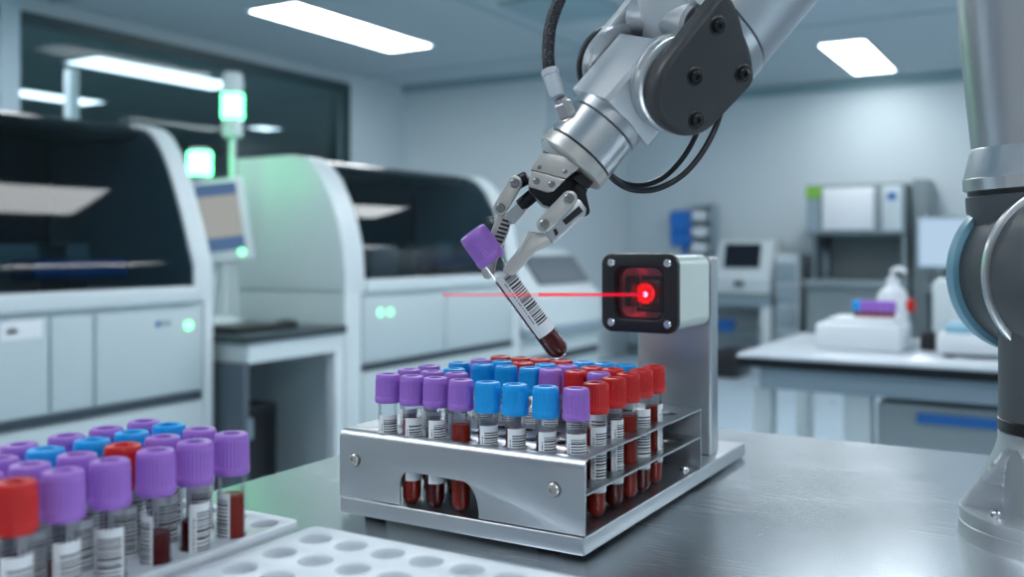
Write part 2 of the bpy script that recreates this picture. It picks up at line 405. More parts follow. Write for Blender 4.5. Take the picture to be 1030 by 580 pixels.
analyser('laboratory_analyser', 'large white analyser at the left with dark curved window, nearest the purple tubes', X1, Y1a, Y1b, prof1, .85, zl, seam0, zat(394, X1, Y1b),
         [(yl, zat(327, X1, yl))], .085, 0, 3,
         [(on_x(156, X1), on_x(160, X1), zat(330, X1, 2.1), zat(324, X1, 2.1), 'blue'), (on_x(161, X1), on_x(165, X1), zat(329, X1, 2.1), zat(324, X1, 2.1), 'lab_mid'), (on_x(166, X1), on_x(171, X1), zat(329, X1, 2.1), zat(324, X1, 2.1), 'lab_mid'),
          (on_x(0, X1), on_x(42, X1), zat(340, X1, 1.7), zat(322, X1, 1.7), 'paper'), (on_x(6, X1), on_x(17, X1), zat(334, X1, 1.7)+0, zat(329, X1, 1.7), 'paper')])
X2 = -2.55
Y2a, Y2b = on_x(347, X2), on_x(523, X2)
prof2 = [(0, CAMZ-.10), (-.01, CAMZ+.0), (-.035, CAMZ+.10), (-.075, CAMZ+.20), (-.125, CAMZ+.29), (-.175, CAMZ+.345), (-.23, CAMZ+.378), (-.30, CAMZ+.388)]
ylb = on_x(382, X2); ylc = on_x(392, X2)
zl2 = zat(291, X2, on_x(381, X2))
analyser('laboratory_analyser', 'white analyser behind the bench terminal, its side lit green, left of the gripper', X2, Y2a, Y2b, prof2, .62, zl2, [on_x(448, X2)], zat(372, X2, on_x(354, X2)),
         [(ylb, zat(314, X2, ylb)), (ylc, zat(313.5, X2, ylc))], .13, 0, 5, [])
# post on top of the first analyser (seen against the window)
ph = at(72, 70, 4.55); pl = at(72, 128, 4.55)
tag(MB().box(ph.x-.026, ph.x+.026, ph.y-.026, ph.y+.026, FLOOR, ph.z, bev=.008).build('support_post', 'frame_white'), 'thin pale post rising behind the left analyser before the window', 'post')

# third analyser further back
p = at(566, 260, 6.6)
t = thing('benchtop_analyser', 'small rounded white analyser with slanted dark display behind the held tube', 'laboratory analyser', (-2.8, 4.9, FLOOR))
px0 = -2.72; ya = on_x(527, -2.62)+.25; yb = on_x(604, -2.62) if False else ya+1.5
def q(px, py, d): return at(px, py, d)
XF = -2.56; Y3, Y3b = Y2b+.06, on_x(606, XF)
z3 = zat(328, XF, Y3+.3); zt3 = zat(251, XF-.3, Y3+.4)
pr = [(XF, Y3, z3), (XF, Y3, z3+.16), (XF-.06, Y3, z3+.21), (XF-.20, Y3, zt3-.035), (XF-.27, Y3, zt3), (XF-.50, Y3, zt3), (XF-.58, Y3, zt3-.05), (XF-.60, Y3, z3)]
part(MB().prism(pr, (0, Y3b-Y3, 0), bev=.03, seg=3), 'housing', 'mach_l', t, ang=.5)
a = Vector((XF-.06, 0, z3+.21)); b = Vector((XF-.20, 0, zt3-.035)); dv = (b-a); nn = Vector((dv.z, 0, -dv.x)).normalized()
part(MB().prism([(a.x+dv.x*k, yy, a.z+dv.z*k) for k, yy in ((.1, Y3+.30), (.1, Y3b-.06), (.95, Y3b-.06), (.95, Y3+.30))], nn*.02, bev=.006), 'display', 'cab_dark', t)
part(MB().box(XF-.62, XF+.02, Y3-.01, Y3b+.01, z3-.04, z3, bev=.008), 'worktop', 'lab_mid', t)
part(MB().box(XF-.6, XF-.02, Y3, Y3b-.02, FLOOR, z3-.04, bev=.01), 'cabinet', 'mach', t)
part(MB().box(XF-.02, XF-.008, Y3+.03, Y3b-.05, z3-.2, z3-.16), 'handle_groove', 'mach_d', t)
# ================================================================= side bench between the analysers
TX = -2.52; TY0, TY1 = Y1b+.02, Y2a-.02
ztb = zat(327, TX, TY1)
t = thing('side_bench', 'dark topped bench with white steel frame between the two analysers', 'bench', (-2.9, (TY0+TY1)/2, FLOOR))
part(MB().box(-3.3, TX, TY0, TY1, ztb-.03, ztb, bev=.004), 'worktop', 'dark_top', t)
part(MB().box(-3.28, TX-.01, TY0+.0305, TY1-.01, ztb-.10, ztb-.03), 'apron', 'mach_l', t)
for x in (TX-.06, -3.27):
    part(MB().box(x, x+.05, TY1-.06, TY1-.01, FLOOR, ztb-.10, bev=.004), 'leg', 'mach_l', t)
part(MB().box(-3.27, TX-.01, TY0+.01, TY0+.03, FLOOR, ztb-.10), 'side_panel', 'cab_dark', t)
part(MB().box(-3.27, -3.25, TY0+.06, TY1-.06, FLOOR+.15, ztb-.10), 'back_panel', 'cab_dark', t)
# computer under it
xc = -2.95; yc = on_y(0, 1) if False else TY0+.10
t = thing('computer_tower', 'black computer tower on the floor under the bench between the analysers', 'computer', (xc, yc+.12, FLOOR))
part(MB().box(-3.15, -2.72, yc+.02, yc+.27, FLOOR+.02, FLOOR+.46, bev=.008), 'case', 'black', t)
part(MB().box(-2.725, -2.715, yc+.04, yc+.25, FLOOR+.04, FLOOR+.44, bev=.003), 'front_panel', 'blackmetal', t)
part(MB().box(-2.715, -2.711, yc+.06, yc+.13, FLOOR+.34, FLOOR+.42), 'sticker', 'lab_mid', t, 'pale grey sticker')
part(MB().lathe([(0, .018), (.004, .014), (.004, 0)], (-2.715, yc+.20, FLOOR+.16), (1, 0, 0), 16), 'power_button', 'lab_mid', t)
part(MB().box(-3.1, -2.8, yc+.04, yc+.25, FLOOR, FLOOR+.02), 'foot', 'rubber', t)
# keyboard / mouse on the bench
p = at(300, 322, 3.75)
tag(MB().lathe([(0, .045), (.012, .05), (.025, .038), (.032, 0)], (-2.68, TY1-.18, ztb), (0, 0, 1), 24).build('computer_mouse', 'black'), 'black mouse on the right end of the dark side bench', 'mouse')
tag(MB().box(-2.85, -2.62, TY0+.05, TY0+.33, ztb, ztb+.02, bev=.006).build('keyboard', 'blackmetal'), 'dark keyboard on the side bench below the terminal', 'keyboard')
# touch terminal
D = 3.80
c = at(223, 220, D); b0 = Vector((c.x, c.y, ztb))
t = thing('touch_terminal', 'tall white touch terminal with beige and blue screen beside the left analyser', 'terminal', b0)
fu = (RT*.93+FW*.36).normalized()           # screen's right
fn = Vector((fu.y, -fu.x, 0)).normalized()    # towards the viewer
fup = (UP*.985-fn*.17-fu*.13).normalized(); fu = (fu-fup*fu.dot(fup)).normalized(); fn = fu.cross(fup).normalized()
def trect(u0, u1, v0, v1, off): return [c+fu*u+fup*v+fn*off for u, v in ((u0, v0), (u1, v0), (u1, v1), (u0, v1))]
part(MB().prism(trect(-.105, .105, -.175, .165, -.03), fn*.03, bev=.008), 'housing', 'mach_l', t)
part(MB().prism(trect(-.088, .075, -.13, .145, .0), fn*.0015), 'screen', 'screen2', t)
part(MB().prism(trect(-.088, .075, .095, .145, .0016), fn*.0008), 'screen_header', 'screen3', t, 'blue band at the top of the screen')
part(MB().prism(trect(-.088, .075, -.13, -.075, .0016), fn*.0008), 'screen_footer', 'screen3', t, 'blue band at the bottom of the screen')
lp = c+fu*.058+fup*(-.142)
part(MB().lathe([(0, .015), (.003, .015), (.006, .008), (.006, 0)], lp, fn, 20), 'status_light', 'green_led', t)
part(MB().cyl(Vector((c.x, c.y, ztb+.02))-fn*.02, c-fup*.12-fn*.03, .035, r1=.028), 'stand', 'mach_l', t)
part(MB().lathe([(.0005, .10), (.015, .10), (.03, .06), (.04, .03)], Vector((c.x, c.y, ztb+.001)), UP, 32), 'foot', 'mach_l', t)
# beacons
def beacon(px, ytop, ylamp0, ylamp1, ybot, d, zbase, r, label, top_extra=True):
    P = at(px, 248, d); z = lambda y: CAMZ+(CY-y)/FPX*d
    t = thing('signal_beacon', label, 'signal lamp', (P.x, P.y, zbase), 'green signal beacons')
    part(MB().cyl((P.x, P.y, zbase), (P.x, P.y, z(ybot)), r*.32), 'pole', 'mach_l', t)
    part(MB().cyl((P.x, P.y, z(ybot)), (P.x, P.y, z(ylamp1)), r, r1=r), 'lower_module', 'mach_l', t)
    part(MB().lathe([(0, r), (.004, r*1.08), (z(ylamp0)-z(ylamp1)-.004, r*1.08), (z(ylamp0)-z(ylamp1), r)], (P.x, P.y, z(ylamp1)), UP, 32), 'lamp', 'green_lamp', t)
    part(MB().lathe([(0, r), (z(ytop)-z(ylamp0)-.01, r), (z(ytop)-z(ylamp0), r*.7)], (P.x, P.y, z(ylamp0)), UP, 32), 'cap', 'mach_l', t)
beacon(234, 73, 95, 119, 138, 4.0, ztb, .042, 'taller green signal beacon on a pole in front of the window')
beacon(201, 149, 153, 176, 180, 3.83, c.z+.155, .044, 'lower green signal beacon on top of the touch terminal')

# ================================================================= back of the room
CZ = zat(294, -2.6, 8.35)
tx_end = on_y(752, 8.6)+.285
def counter(x0, x1, y0, z, label, legs=True):
    t = thing('counter', label, 'counter', ((x0+x1)/2, y0+.3, FLOOR), 'counters along the back wall')
    part(MB().box(x0, x1, y0, 8.9, z-.04, z, bev=.006), 'worktop', 'lab_grey', t)
    part(MB().box(x0+.02, x1-.02, y0+.03, 8.85, z-.12, z-.04), 'apron', 'lab_mid', t)
    for x in (x0+.02, x1-.11): part(MB().box(x, x+.09, y0+.04, y0+.12, FLOOR, z-.12, bev=.005), 'leg', 'mach_l', t)
    part(MB().box(x0+.1, x1-.12, y0+.15, 8.85, FLOOR+.28, FLOOR+.31), 'lower_shelf', 'lab_mid', t)
counter(on_y(640, 8.35), tx_end, 8.35, CZ, 'grey counter under the white instrument at the back wall')
tx = on_y(752, 8.6); 
t = thing('bench_instrument', 'white bench instrument with a black screen on the back counter', 'instrument', (tx, 8.6, CZ))
pro = [(8.86, CZ), (8.42, CZ), (8.40, CZ+.12), (8.47, CZ+.16), (8.58, CZ+.47), (8.86, CZ+.47)]
part(MB().prism([(tx-.27, y, z) for y, z in pro], (.52, 0, 0), bev=.02, seg=3), 'housing', 'mach_l', t, ang=.5)
a = Vector((0, 8.47, CZ+.16)); b = Vector((0, 8.58, CZ+.47)); dv = b-a; nn = Vector((0, -dv.z, dv.y)).normalized()
part(MB().prism([a+dv*.18+Vector((tx-.19, 0, 0)), a+dv*.18+Vector((tx+.14, 0, 0)), a+dv*.88+Vector((tx+.14, 0, 0)), a+dv*.88+Vector((tx-.19, 0, 0))], nn*.012), 'screen', 'screend', t)
part(MB().box(tx-.06, tx+.02, 8.385, 8.41, CZ+.05, CZ+.10), 'slot', 'cab_dark', t)
# stack of clear drawers to its right
t = thing('storage_tower', 'pale upright drawer tower right of the bench instrument', 'storage', (tx+.40, 8.6, FLOOR))
part(MB().box(tx+.29, tx+.50, 8.45, 8.85, FLOOR, CZ+.34, bev=.01), 'case', 'wall', t)
for k in range(4): part(MB().box(tx+.31, tx+.48, 8.43, 8.45, CZ-.5+k*.2, CZ-.33+k*.2, bev=.006), 'drawer', 'lab_mid', t)
# blue binder holder and white wall rack
xb = on_y(684, 8.8)
t = thing('wall_pocket', 'bright blue double wall pocket on the back wall above the scanner', 'wall pocket', (xb, 8.9, zat(247, xb, 8.8)))
for z0, z1 in ((zat(232, xb, 8.8), zat(211, xb, 8.8)), (zat(247, xb, 8.8), zat(230, xb, 8.8))):
    part(MB().prism([(xb-.11, 8.94, z0), (xb-.11, 8.84, z0), (xb-.11, 8.80, z1-.03), (xb-.11, 8.82, z1-.03), (xb-.11, 8.90, z1), (xb-.11, 8.94, z1)], (.22, 0, 0), bev=.004), 'pocket', 'pocket', t)
part(MB().box(xb-.02, xb+.03, 8.9, 8.94, zat(256, xb, 8.8), zat(246, xb, 8.8)), 'bracket', 'pocket', t)
xw = on_y(705, 8.75)
t = thing('wall_shelf', 'white wall shelf with small boxes beside the blue pocket', 'shelf', (xw, 8.9, zat(256, xw, 8.8)))
for yy in (208, 224, 240, 256): part(MB().box(xw-.12, xw+.11, 8.72, 8.95, zat(yy, xw, 8.8), zat(yy, xw, 8.8)+.012), 'shelf_board', 'lab_mid', t)
part(MB().box(xw+.10, xw+.115, 8.72, 8.95, zat(256, xw, 8.8), zat(206, xw, 8.8)), 'side_board', 'lab_mid', t)
for yy, lb in ((223, 'top'), (239, 'middle'), (255, 'bottom')):
    tag(MB().box(xw-.09, xw+.06, 8.74, 8.93, zat(yy, xw, 8.8)+.013, zat(yy, xw, 8.8)+.105, bev=.01).build('storage_box', 'white_pl'), 'white storage box on the %s board of the wall shelf' % lb, 'box', 'boxes on the wall shelf')
# hood cabinet
hx0, hx1 = on_y(811, 8.3), on_y(910, 8.3)
zt, zm, zc = zat(186, hx0, 8.3), zat(236, hx0, 8.3), zat(281, hx0, 8.3)
t = thing('fume_cabinet', 'grey fume cabinet with green tab and white front panel at the back wall', 'cabinet', ((hx0+hx1)/2, 8.6, FLOOR))
part(MB().box(hx0, hx1, 8.3, 8.9, zm, zt, bev=.012), 'hood_header', 'lab_grey', t)
part(MB().box(on_y(811, 8.3), on_y(826, 8.3), 8.285, 8.3, zat(199, hx0, 8.3), zat(188, hx0, 8.3)), 'green_tab', 'greenlab', t)
part(MB().box(on_y(812, 8.3), on_y(824, 8.3), 8.29, 8.3, zm+.03, zat(201, hx0, 8.3)), 'side_strip', 'lab_mid', t)
part(MB().box(on_y(828, 8.3), on_y(879, 8.3), 8.275, 8.3, zm+.04, zat(190, hx0, 8.3), bev=.004), 'front_panel', 'paper', t, 'white front panel')
part(MB().box(on_y(888, 8.3), on_y(907, 8.3), 8.285, 8.3, zm+.03, zat(189, hx0, 8.3), bev=.004), 'control_panel', 'mach_l', t)
part(MB().box(on_y(893, 8.3), on_y(902, 8.3), 8.275, 8.285, zat(203, hx0, 8.3)+0, zat(196, hx0, 8.3)), 'control_display', 'blue', t)
part(MB().box(hx0+.05, hx1, 8.86, 8.9, zc, zm), 'back_panel', 'lab_grey', t)
part(MB().box(hx0+.05, hx0+.08, 8.35, 8.86, zc, zm), 'side_panel', 'cab_dark', t)
part(MB().box(hx1-.03, hx1, 8.35, 8.86, zc, zm), 'side_panel', 'lab_grey', t)
part(MB().box(hx0-.02, hx1+.02, 8.25, 8.9, zc-.06, zc, bev=.006), 'work_surface', 'lab_grey', t)
part(MB().box(hx0, hx1, 8.32, 8.88, FLOOR, zc-.06), 'cupboard', 'lab_grey', t)
tag(MB().box(hx1+.03, hx1+.15, 8.5, 8.94, FLOOR, zt+.03).build('service_column', 'lab_grey'), 'grey service column between the fume cabinet and the monitor', 'column')
for k, px in enumerate((823, 829)):
    bx = on_y(px, 8.55)
    tag(MB().lathe([(.001, .028), (.02, .03), (.17, .03), (.21, .014), (.26, .014), (.26, 0)], (bx, 8.5+.09*k, zc), UP, 20).build('reagent_bottle', 'cab_dark' if k == 0 else 'lab_mid'),
        ('dark reagent bottle at the left inside the fume cabinet', 'grey reagent bottle beside the dark one inside the fume cabinet')[k], 'bottle', 'bottles in the fume cabinet')
# right back counter and monitor
mx0 = hx1+.2
zc2 = zat(288, mx0+.3, 8.2)
t = thing('counter', 'grey cupboard counter under the back monitor', 'counter', (mx0+1.2, 8.5, FLOOR), 'counters along the back wall')
part(MB().box(mx0, mx0+3.2, 8.1, 8.9, zc2-.05, zc2, bev=.006), 'worktop', 'lab_grey', t)
for k in range(4): part(MB().box(mx0+.02+k*.79, mx0+.79+k*.79, 8.15, 8.88, FLOOR+.08, zc2-.05, bev=.008), 'cupboard', 'lab_mid', t)
mxa, mxb = on_y(922, 8.3), on_y(986, 8.3)
t = thing('monitor', 'monitor with bright screen on the back counter beside the robot', 'monitor', ((mxa+mxb)/2, 8.35, zc2))
ma, mb_ = zat(271, mxa, 8.3), zat(218, mxa, 8.3)
part(MB().box(mxa, mxb, 8.3, 8.34, ma, mb_, bev=.006), 'bezel', 'lab_mid', t)
part(MB().box(mxa+.02, mxb-.02, 8.294, 8.3, ma+.03, mb_-.02), 'screen', 'screen', t)
part(MB().box((mxa+mxb)/2-.04, (mxa+mxb)/2+.04, 8.33, 8.36, zc2, ma+.1), 'stand', 'cab_dark', t)
part(MB().box((mxa+mxb)/2-.14, (mxa+mxb)/2+.14, 8.25, 8.45, zc2, zc2+.015, bev=.004), 'foot', 'cab_dark', t)
# floor items under the back counters
def fbox(px0, px1, y0, z1, m, name, label, cat, Y=8.3, dy=.4, z0=FLOOR):
    tag(MB().box(on_y(px0, Y), on_y(px1, Y), Y, Y+dy, z0, z1, bev=.012).build(name, m), label, cat)
fbox(716, 741, 0, FLOOR+.22, 'black', 'storage_crate', 'black crate on the floor under the left back counter', 'crate', Y=7.6)
fbox(783, 803, 0, FLOOR+.25, 'cab_dark', 'storage_crate', 'dark crate on the floor between the table legs', 'crate', Y=7.5)
fbox(812, 846, 0, FLOOR+.17, 'black', 'printer', 'low black printer on the floor seen under the lab table', 'printer', Y=7.3)
tag(MB().lathe([(0, .07), (.10, .10), (.10, .09), (.02, .06), (.02, 0)], (on_y(728, 8.4), 8.45, FLOOR+.311), UP, 24).build('plastic_bowl', 'blue'), 'blue plastic bowl on the shelf under the back counter', 'bowl')

# ================================================================= lab table (right)
TZ = CAMZ-.33; tX0, tX1, tY0, tY1 = -.90, 1.35, 2.90, 3.72
t = thing('lab_table', 'pale topped lab table with blue striped cabinet beyond the steel bench', 'table', (.2, 3.3, FLOOR))
part(MB().box(tX0, tX1, tY0, tY1, TZ-.012, TZ, bev=.004), 'tabletop', 'lab_top', t)
part(MB().box(tX0+.003, tX1, tY0+.003, tY1, TZ-.040, TZ-.0125), 'tabletop_edge', 'rubber_matt', t, 'black edge under the pale top')
part(MB().box(tX0+.06, tX1-.05, tY0+.05, tY1-.05, TZ-.11, TZ-.040), 'apron', 'lab_mid', t)
def leg(px0, px1, y0, y1):
    part(MB().box(on_y(px0, y0), on_y(px1, y0), y0, y1, FLOOR, TZ-.11, bev=.004), 'leg', 'mach', t)
leg(757, 776, tY0+.06, tY0+.12); leg(848, 876, tY0+.06, tY0+.13); leg(800, 815, tY1-.12, tY1-.06)
cx0 = on_y(882, tY0+.08)
part(MB().box(cx0, tX1-.06, tY0+.08, tY1-.1, FLOOR+.04, TZ-.13, bev=.006), 'cabinet', 'lab_grey', t)
part(MB().box(on_y(922, tY0+.07), tX1-.1, tY0+.07, tY0+.08, zat(428, -.3, 2.97), zat(418, -.3, 2.97)), 'stripe', 'blue', t, 'blue stripe across the cabinet')
# white rack on the table with tube caps
rx0, rx1 = on_y(820, 3.15), on_y(905, 3.15)
t = thing('sample_rack', 'low white sample rack on the lab table below the pump bottle', 'rack', ((rx0+rx1)/2, 3.25, TZ))
part(MB().box(rx0, rx1, 3.15, 3.40, TZ, TZ+.085, bev=.01), 'body', 'white_pl', t)
part(MB().box(rx0+.03, rx1-.02, 3.18, 3.37, TZ+.085, TZ+.10, bev=.006), 'raised_top', 'white_pl', t)
kk = 0
for i, px in enumerate([862, 869, 876, 883, 890, 897, 904]):
    cm, cn = ('cyan', 'blue') if i == 0 else ('purple', 'purple')
    if i > 5: continue
    X = on_y(px, 3.28)
    tt = thing('test_tube', '%s capped tube standing in the far white rack on the lab table' % cn, 'test tube', (X, 3.28, TZ+.09), 'tubes in the far white rack')
    if cn == 'blue': tt['label'] = 'only blue capped tube in the far white rack on the lab table'
    else: tt['label'] = '%s purple capped tube from the left in the far rack on the lab table' % ('first', 'second', 'third', 'fourth', 'fifth')[i-1]
    part(MB().lathe([(0, .010), (.022, .010)], (X, 3.28, TZ+.098), UP, 16), 'tube', 'serum', tt)
    part(MB().lathe([(0, .0135), (.003, .0145), (.034, .0135), (.037, .011), (.037, 0)], (X, 3.28, TZ+.118), UP, 20), 'cap', cm, tt)
X = on_y(916, 3.28)
tt = thing('test_tube', 'single red capped tube right of the pump bottle on the lab table', 'test tube', (X, 3.28, TZ), 'tubes in the far white rack')
part(MB().lathe([(0, .006), (.006, .011), (.13, .011)], (X, 3.28, TZ), UP, 16), 'tube', 'tubeg', tt)
part(MB().lathe([(0, .0135), (.003, .0145), (.034, .0135), (.037, .011), (.037, 0)], (X, 3.28, TZ+.125), UP, 20), 'cap', 'red', tt)
# pump bottle
X = on_y(898, 3.55); Yb = 3.55
t = thing('pump_bottle', 'white pump bottle standing behind the rack on the lab table', 'bottle', (X, Yb, TZ))
part(MB().lathe([(0, .046), (.006, .052), (.15, .052), (.175, .044), (.192, .022), (.20, .018)], (X, Yb, TZ), UP, 32), 'bottle', 'white_pl', t)
part(MB().lathe([(0, .02), (.02, .02), (.024, .008), (.05, .007), (.05, 0)], (X, Yb, TZ+.20), UP, 20), 'collar', 'white_pl', t)
part(MB().tube([(X, Yb, TZ+.245), (X+.015, Yb, TZ+.252), (X+.035, Yb-.01, TZ+.25), (X+.045, Yb-.01, TZ+.238)], .008), 'pump_head', 'white_pl', t)
# balance
bx0 = on_y(942, 3.12)
t = thing('laboratory_balance', 'white laboratory balance with light blue tray on the table beside the robot', 'balance', (bx0+.2, 3.25, TZ))
part(MB().box(bx0, bx0+.46, 3.10, 3.42, TZ+.01, TZ+.07, bev=.012), 'base', 'white_pl', t)
part(MB().box(bx0+.02, bx0+.44, 3.13, 3.30, TZ+.07, TZ+.095, bev=.006), 'tray', 'blue_cap', t)
part(MB().box(bx0+.02, bx0+.44, 3.32, 3.41, TZ+.07, TZ+.19, bev=.012), 'housing', 'white_pl', t)
part(MB().box(bx0+.02, bx0+.05, 3.11, 3.14, TZ, TZ+.01), 'foot', 'black', t)
X = on_y(934, 3.3)
tag(MB().lathe([(0, .022), (.004, .026), (.05, .026), (.062, .015), (.062, 0)], (X, 3.3, TZ), UP, 20).build('vial_holder', 'black'), 'small black vial holder left of the balance on the lab table', 'holder')
X = on_y(960, 3.62)
tag(MB().box(X-.06, X+.22, 3.52, 3.68, TZ, TZ+.22, bev=.02).build('tissue_box', 'mach_l'), 'pale box standing behind the balance on the lab table', 'box')

# ================================================================= steel bench
t = thing('steel_bench', 'brushed stainless steel bench carrying the robot, scanner rack and white racks', 'bench', (.4, .43, FLOOR))
BX0, BX1, BY0, BY1 = -.542, 1.5, -.28, .909
part(MB().box(BX0, BX1, BY0, BY1, BT-.035, BT, bev=.003), 'worktop', 'bench', t)
for x in (BX0+.04, BX1-.1):
    for y in (BY0+.04, BY1-.1): part(MB().box(x, x+.05, y, y+.05, FLOOR, BT-.035, bev=.004), 'leg', 'steel', t)
# fine scratches
sm = MB()
for (xa, ya, xb2, yb2) in ((705, 500, 790, 478), (712, 523, 742, 512), (760, 540, 768, 536), (745, 512, 800, 497)):
    dA = (CAMZ-BT)*FPX/(ya-CY); dB = (CAMZ-BT)*FPX/(yb2-CY)
    A = at(xa, ya, dA); B = at(xb2, yb2, dB); n_ = (B-A).cross(UP).normalized()*.00022
    A.z = B.z = BT+.0001
    sm.bm.faces.new([sm.bm.verts.new(v) for v in (A-n_*.3, B-n_*.2, B+n_*.2, (A+B)/2+n_, A+n_*.3)])
part(sm, 'scratches', 'steel', t)

# ================================================================= test tubes
L_T = .0823
def make_caps():
    def rf(r, t, a):
        if .0042 < t < .0151: return r-(.00042 if (int(a/(2*PI)*120+.5) % 4) > 1 else 0)
        return r
    pr = [(0, .0066), (.0002, .0078), (.0010, .0082), (.0038, .0083), (.0044, .0081), (.0050, .0081), (.0160, .00795), (.0166, .00785), (.0190, .00775), (.0201, .0073), (.0205, .0066), (.0205, .0042), (.0200, .0038), (.0150, .0036)]
    pr = [(t*.917, r) for t, r in pr]
    mb = MB(); mb.lathe(pr, (0, 0, L_T-.0188), UP, 120, rf=rf, cap=False)
    return mb
def mesh_of(mb, name, m): 
    o = mb.build(name, m); me = o.data; bpy.data.objects.remove(o); return me
cap_me = {}
for k in ('purple', 'cyan', 'red'): cap_me[k] = mesh_of(make_caps(), 'cap', k)
plug_me = mesh_of(MB().lathe([(L_T-.0054, .0037), (L_T-.0040, .0034), (L_T-.0036, 0)], (0, 0, 0), UP, 24), 'stopper', 'capin')
RB = .0062
def hemi(r, z0, n=7): return [(z0+r-r*math.cos(i/n*PI/2), r*math.sin(i/n*PI/2)) for i in range(n+1)]
glass_me = mesh_of(MB().lathe(hemi(RB, 0)+[(L_T-.0175, RB)], (0, 0, 0), UP, 32, cap=False), 'glass_tube', 'tubeg')
def blood_mesh(h, m, z0=.0007): return mesh_of(MB().lathe(hemi(RB-.0006, z0)+[(h-.0008, RB-.0006), (h, RB-.0014), (h-.0002, 0)], (0, 0, 0), UP, 28), 'blood', m)
bl = {'hi': blood_mesh(.0535, 'blood'), 'mid': blood_mesh(.048, 'blood'), 'lo': blood_mesh(.030, 'blood'), 'ser': blood_mesh(.0545, 'serum')}
LA = math.radians(66)
label_me = mesh_of(MB().arc(RB+.00012, -LA, LA, .0160, .0560, 26), 'label', 'paper')
def bar_mesh(seed, a0, a1, z0, z1, w0, w1, gap):
    rn = random.Random(seed); mb = MB(); z = z0
    while z < z1:
        w = rn.uniform(w0, w1); mb.arc(RB+.0002, a0, a1, z, min(z+w, z1), 8); z += w+rn.uniform(*gap)
    z = z0+.002
    while z < z1-.003:
        mb.arc(RB+.0002, a0-.26, a0-.14, z, z+.0006, 2); z += rn.choice((.0010, .0016))
    return mesh_of(mb, 'barcode', 'ink')
bars = [bar_mesh(1, -.62, .95, .024, .0525, .0005, .0013, (.0006, .0012)), bar_mesh(2, -.72, .9, .026, .0515, .0006, .0012, (.0006, .0013)), bar_mesh(3, -.55, 1.0, .023, .053, .0004, .0010, (.0005, .0010))]
fine_bars = bar_mesh(11, -.45, .72, .0225, .0535, .0003, .0012, (.0003, .0009))
def make_tube(cap, blood, bar, label, group, loc, rotz):
    r = bpy.data.objects.new('test_tube', None); COL.objects.link(r); r.location = loc; r.rotation_euler = (0, 0, rotz); r.empty_display_size = .01
    tag(r, label, 'test tube', group)
    def ch(nm, me, par, lab=None):
        o = bpy.data.objects.new(nm, me); COL.objects.link(o); o.parent = par
        if lab: o['label'] = lab
        return o
    cp = ch('cap', cap_me[cap], r); ch('stopper', plug_me, cp)
    ch('glass_tube', glass_me, r)
    if blood: ch('blood', bl[blood], r)
    if bar is not None:
        lb = ch('label_sticker', label_me, r); ch('barcode', bar, lb)
    return r
CN = {'purple': 'purple', 'cyan': 'blue', 'red': 'red'}
ORD = ['first', 'second', 'third', 'fourth', 'fifth', 'sixth', 'seventh', 'eighth']
def front_angle(x, y, off): return math.atan2(-y, -x)+off   # label centre towards the camera plus offset

# ================================================================= steel scanner rack
RX0, RX1, RY0, RYR, RYB = -.4187, -.2387, .4860, .6826, .7925
ZB = .0112; ZT = .0560; ZM = .0357; SH = .0014
rack = thing('scanner_rack', 'brushed steel tube rack with scanner tower in the middle of the bench', 'tube rack', ((RX0+RX1)/2, .62, BT))
part(MB().box(RX0, RX1, RY0, RYB, .0004, ZB, bev=.0012, seg=3), 'base_tray', 'steelh', rack)
for x in (RX0+.02, RX1-.03):
    for y in (RY0+.012, RYB-.03): part(MB().cyl((x, y, BT), (x, y, .0006), .007), 'foot', 'rubber', rack)
# front panel with arched cut-out, in (x, z)
BR = .006
def zf(py, px): return zat(py, on_y(px, RY0), RY0)
cx0_, cx1_ = on_y(402, RY0), on_y(481, RY0); cz = .0345; r1 = .012
out = [(RX0, ZB+.0012), (cx0_, ZB+.0012)]
for i in range(9):
    a = PI-i/8*PI/2; out.append((cx0_+.007+.007*math.cos(a), cz-.009+.009*math.sin(a)))
for i in range(11):
    a = PI/2-i/10*PI/2; out.append((cx1_-.012+.0125*math.cos(a), cz-.001-.020+.020*math.sin(a)))
out += [(cx1_+.0005, ZB+.0012), (RX1, ZB+.0012), (RX1, ZT-BR), (RX0, ZT-BR)]
pplate('front_panel', 'steel', rack, out, [], SH, (0, RY0+SH/2, 0), (1, 0, 0), (0, 0, 1), bev=.0003)
# bend + top shelf
bend = MB(); n = 8; A = []; B = []
for i in range(n+1):
    a = PI-i/n*PI/2
    yc, zc_ = RY0+BR, ZT-BR
    A.append((yc+BR*math.cos(a), zc_+BR*math.sin(a))); B.append((yc+(BR-SH)*math.cos(a), zc_+(BR-SH)*math.sin(a)))
ring = A+B[::-1]
bend.prism([(RX0, y, z) for y, z in ring], (RX1-RX0, 0, 0))
part(bend, 'front_bend', 'steel', rack, ang=.5)
rows = [
 ([-.3858, -.3662, -.3485, -.3292, -.3100, -.2905, -.2701, -.2514], [.4950, .4950, .4960, .4960, .4968, .4970, .4980, .5010], ['p', 'p', 'p', 'p', 'b', 'b', 'b', 'p']),
 ([-.3878, -.3682, -.3495, -.2512], [.5207, .5207, .5215, .5275], ['p', 'p', 'p', 'r']),
 ([-.3876, -.3640, -.2512], [.5440, .5400, .5535], ['p', 'b', 'r']),
 ([-.3798, -.3600, -.3404, -.3213, -.3055, -.2863, -.2694, -.2512], [.5700]*7+[.5765], ['b', 'b', 'b', 'b', 'p', 'r', 'p', 'r']),
 ([-.3763, -.3581, -.3407, -.3222, -.3050, -.2859, -.2702, -.2516], [.5935]*7+[.5990], ['p', 'b', 'r', 'b', 'p', 'r', 'r', 'r']),
 ([-.3742, -.3564, -.3393, -.3215, -.3050, -.2890, -.2715, -.2520], [.6185]*4+[.6190, .6190, .6190, .6225], ['r', 'r', 'r', 'r', 'b', 'b', 'b', 'r'])]
holes = []
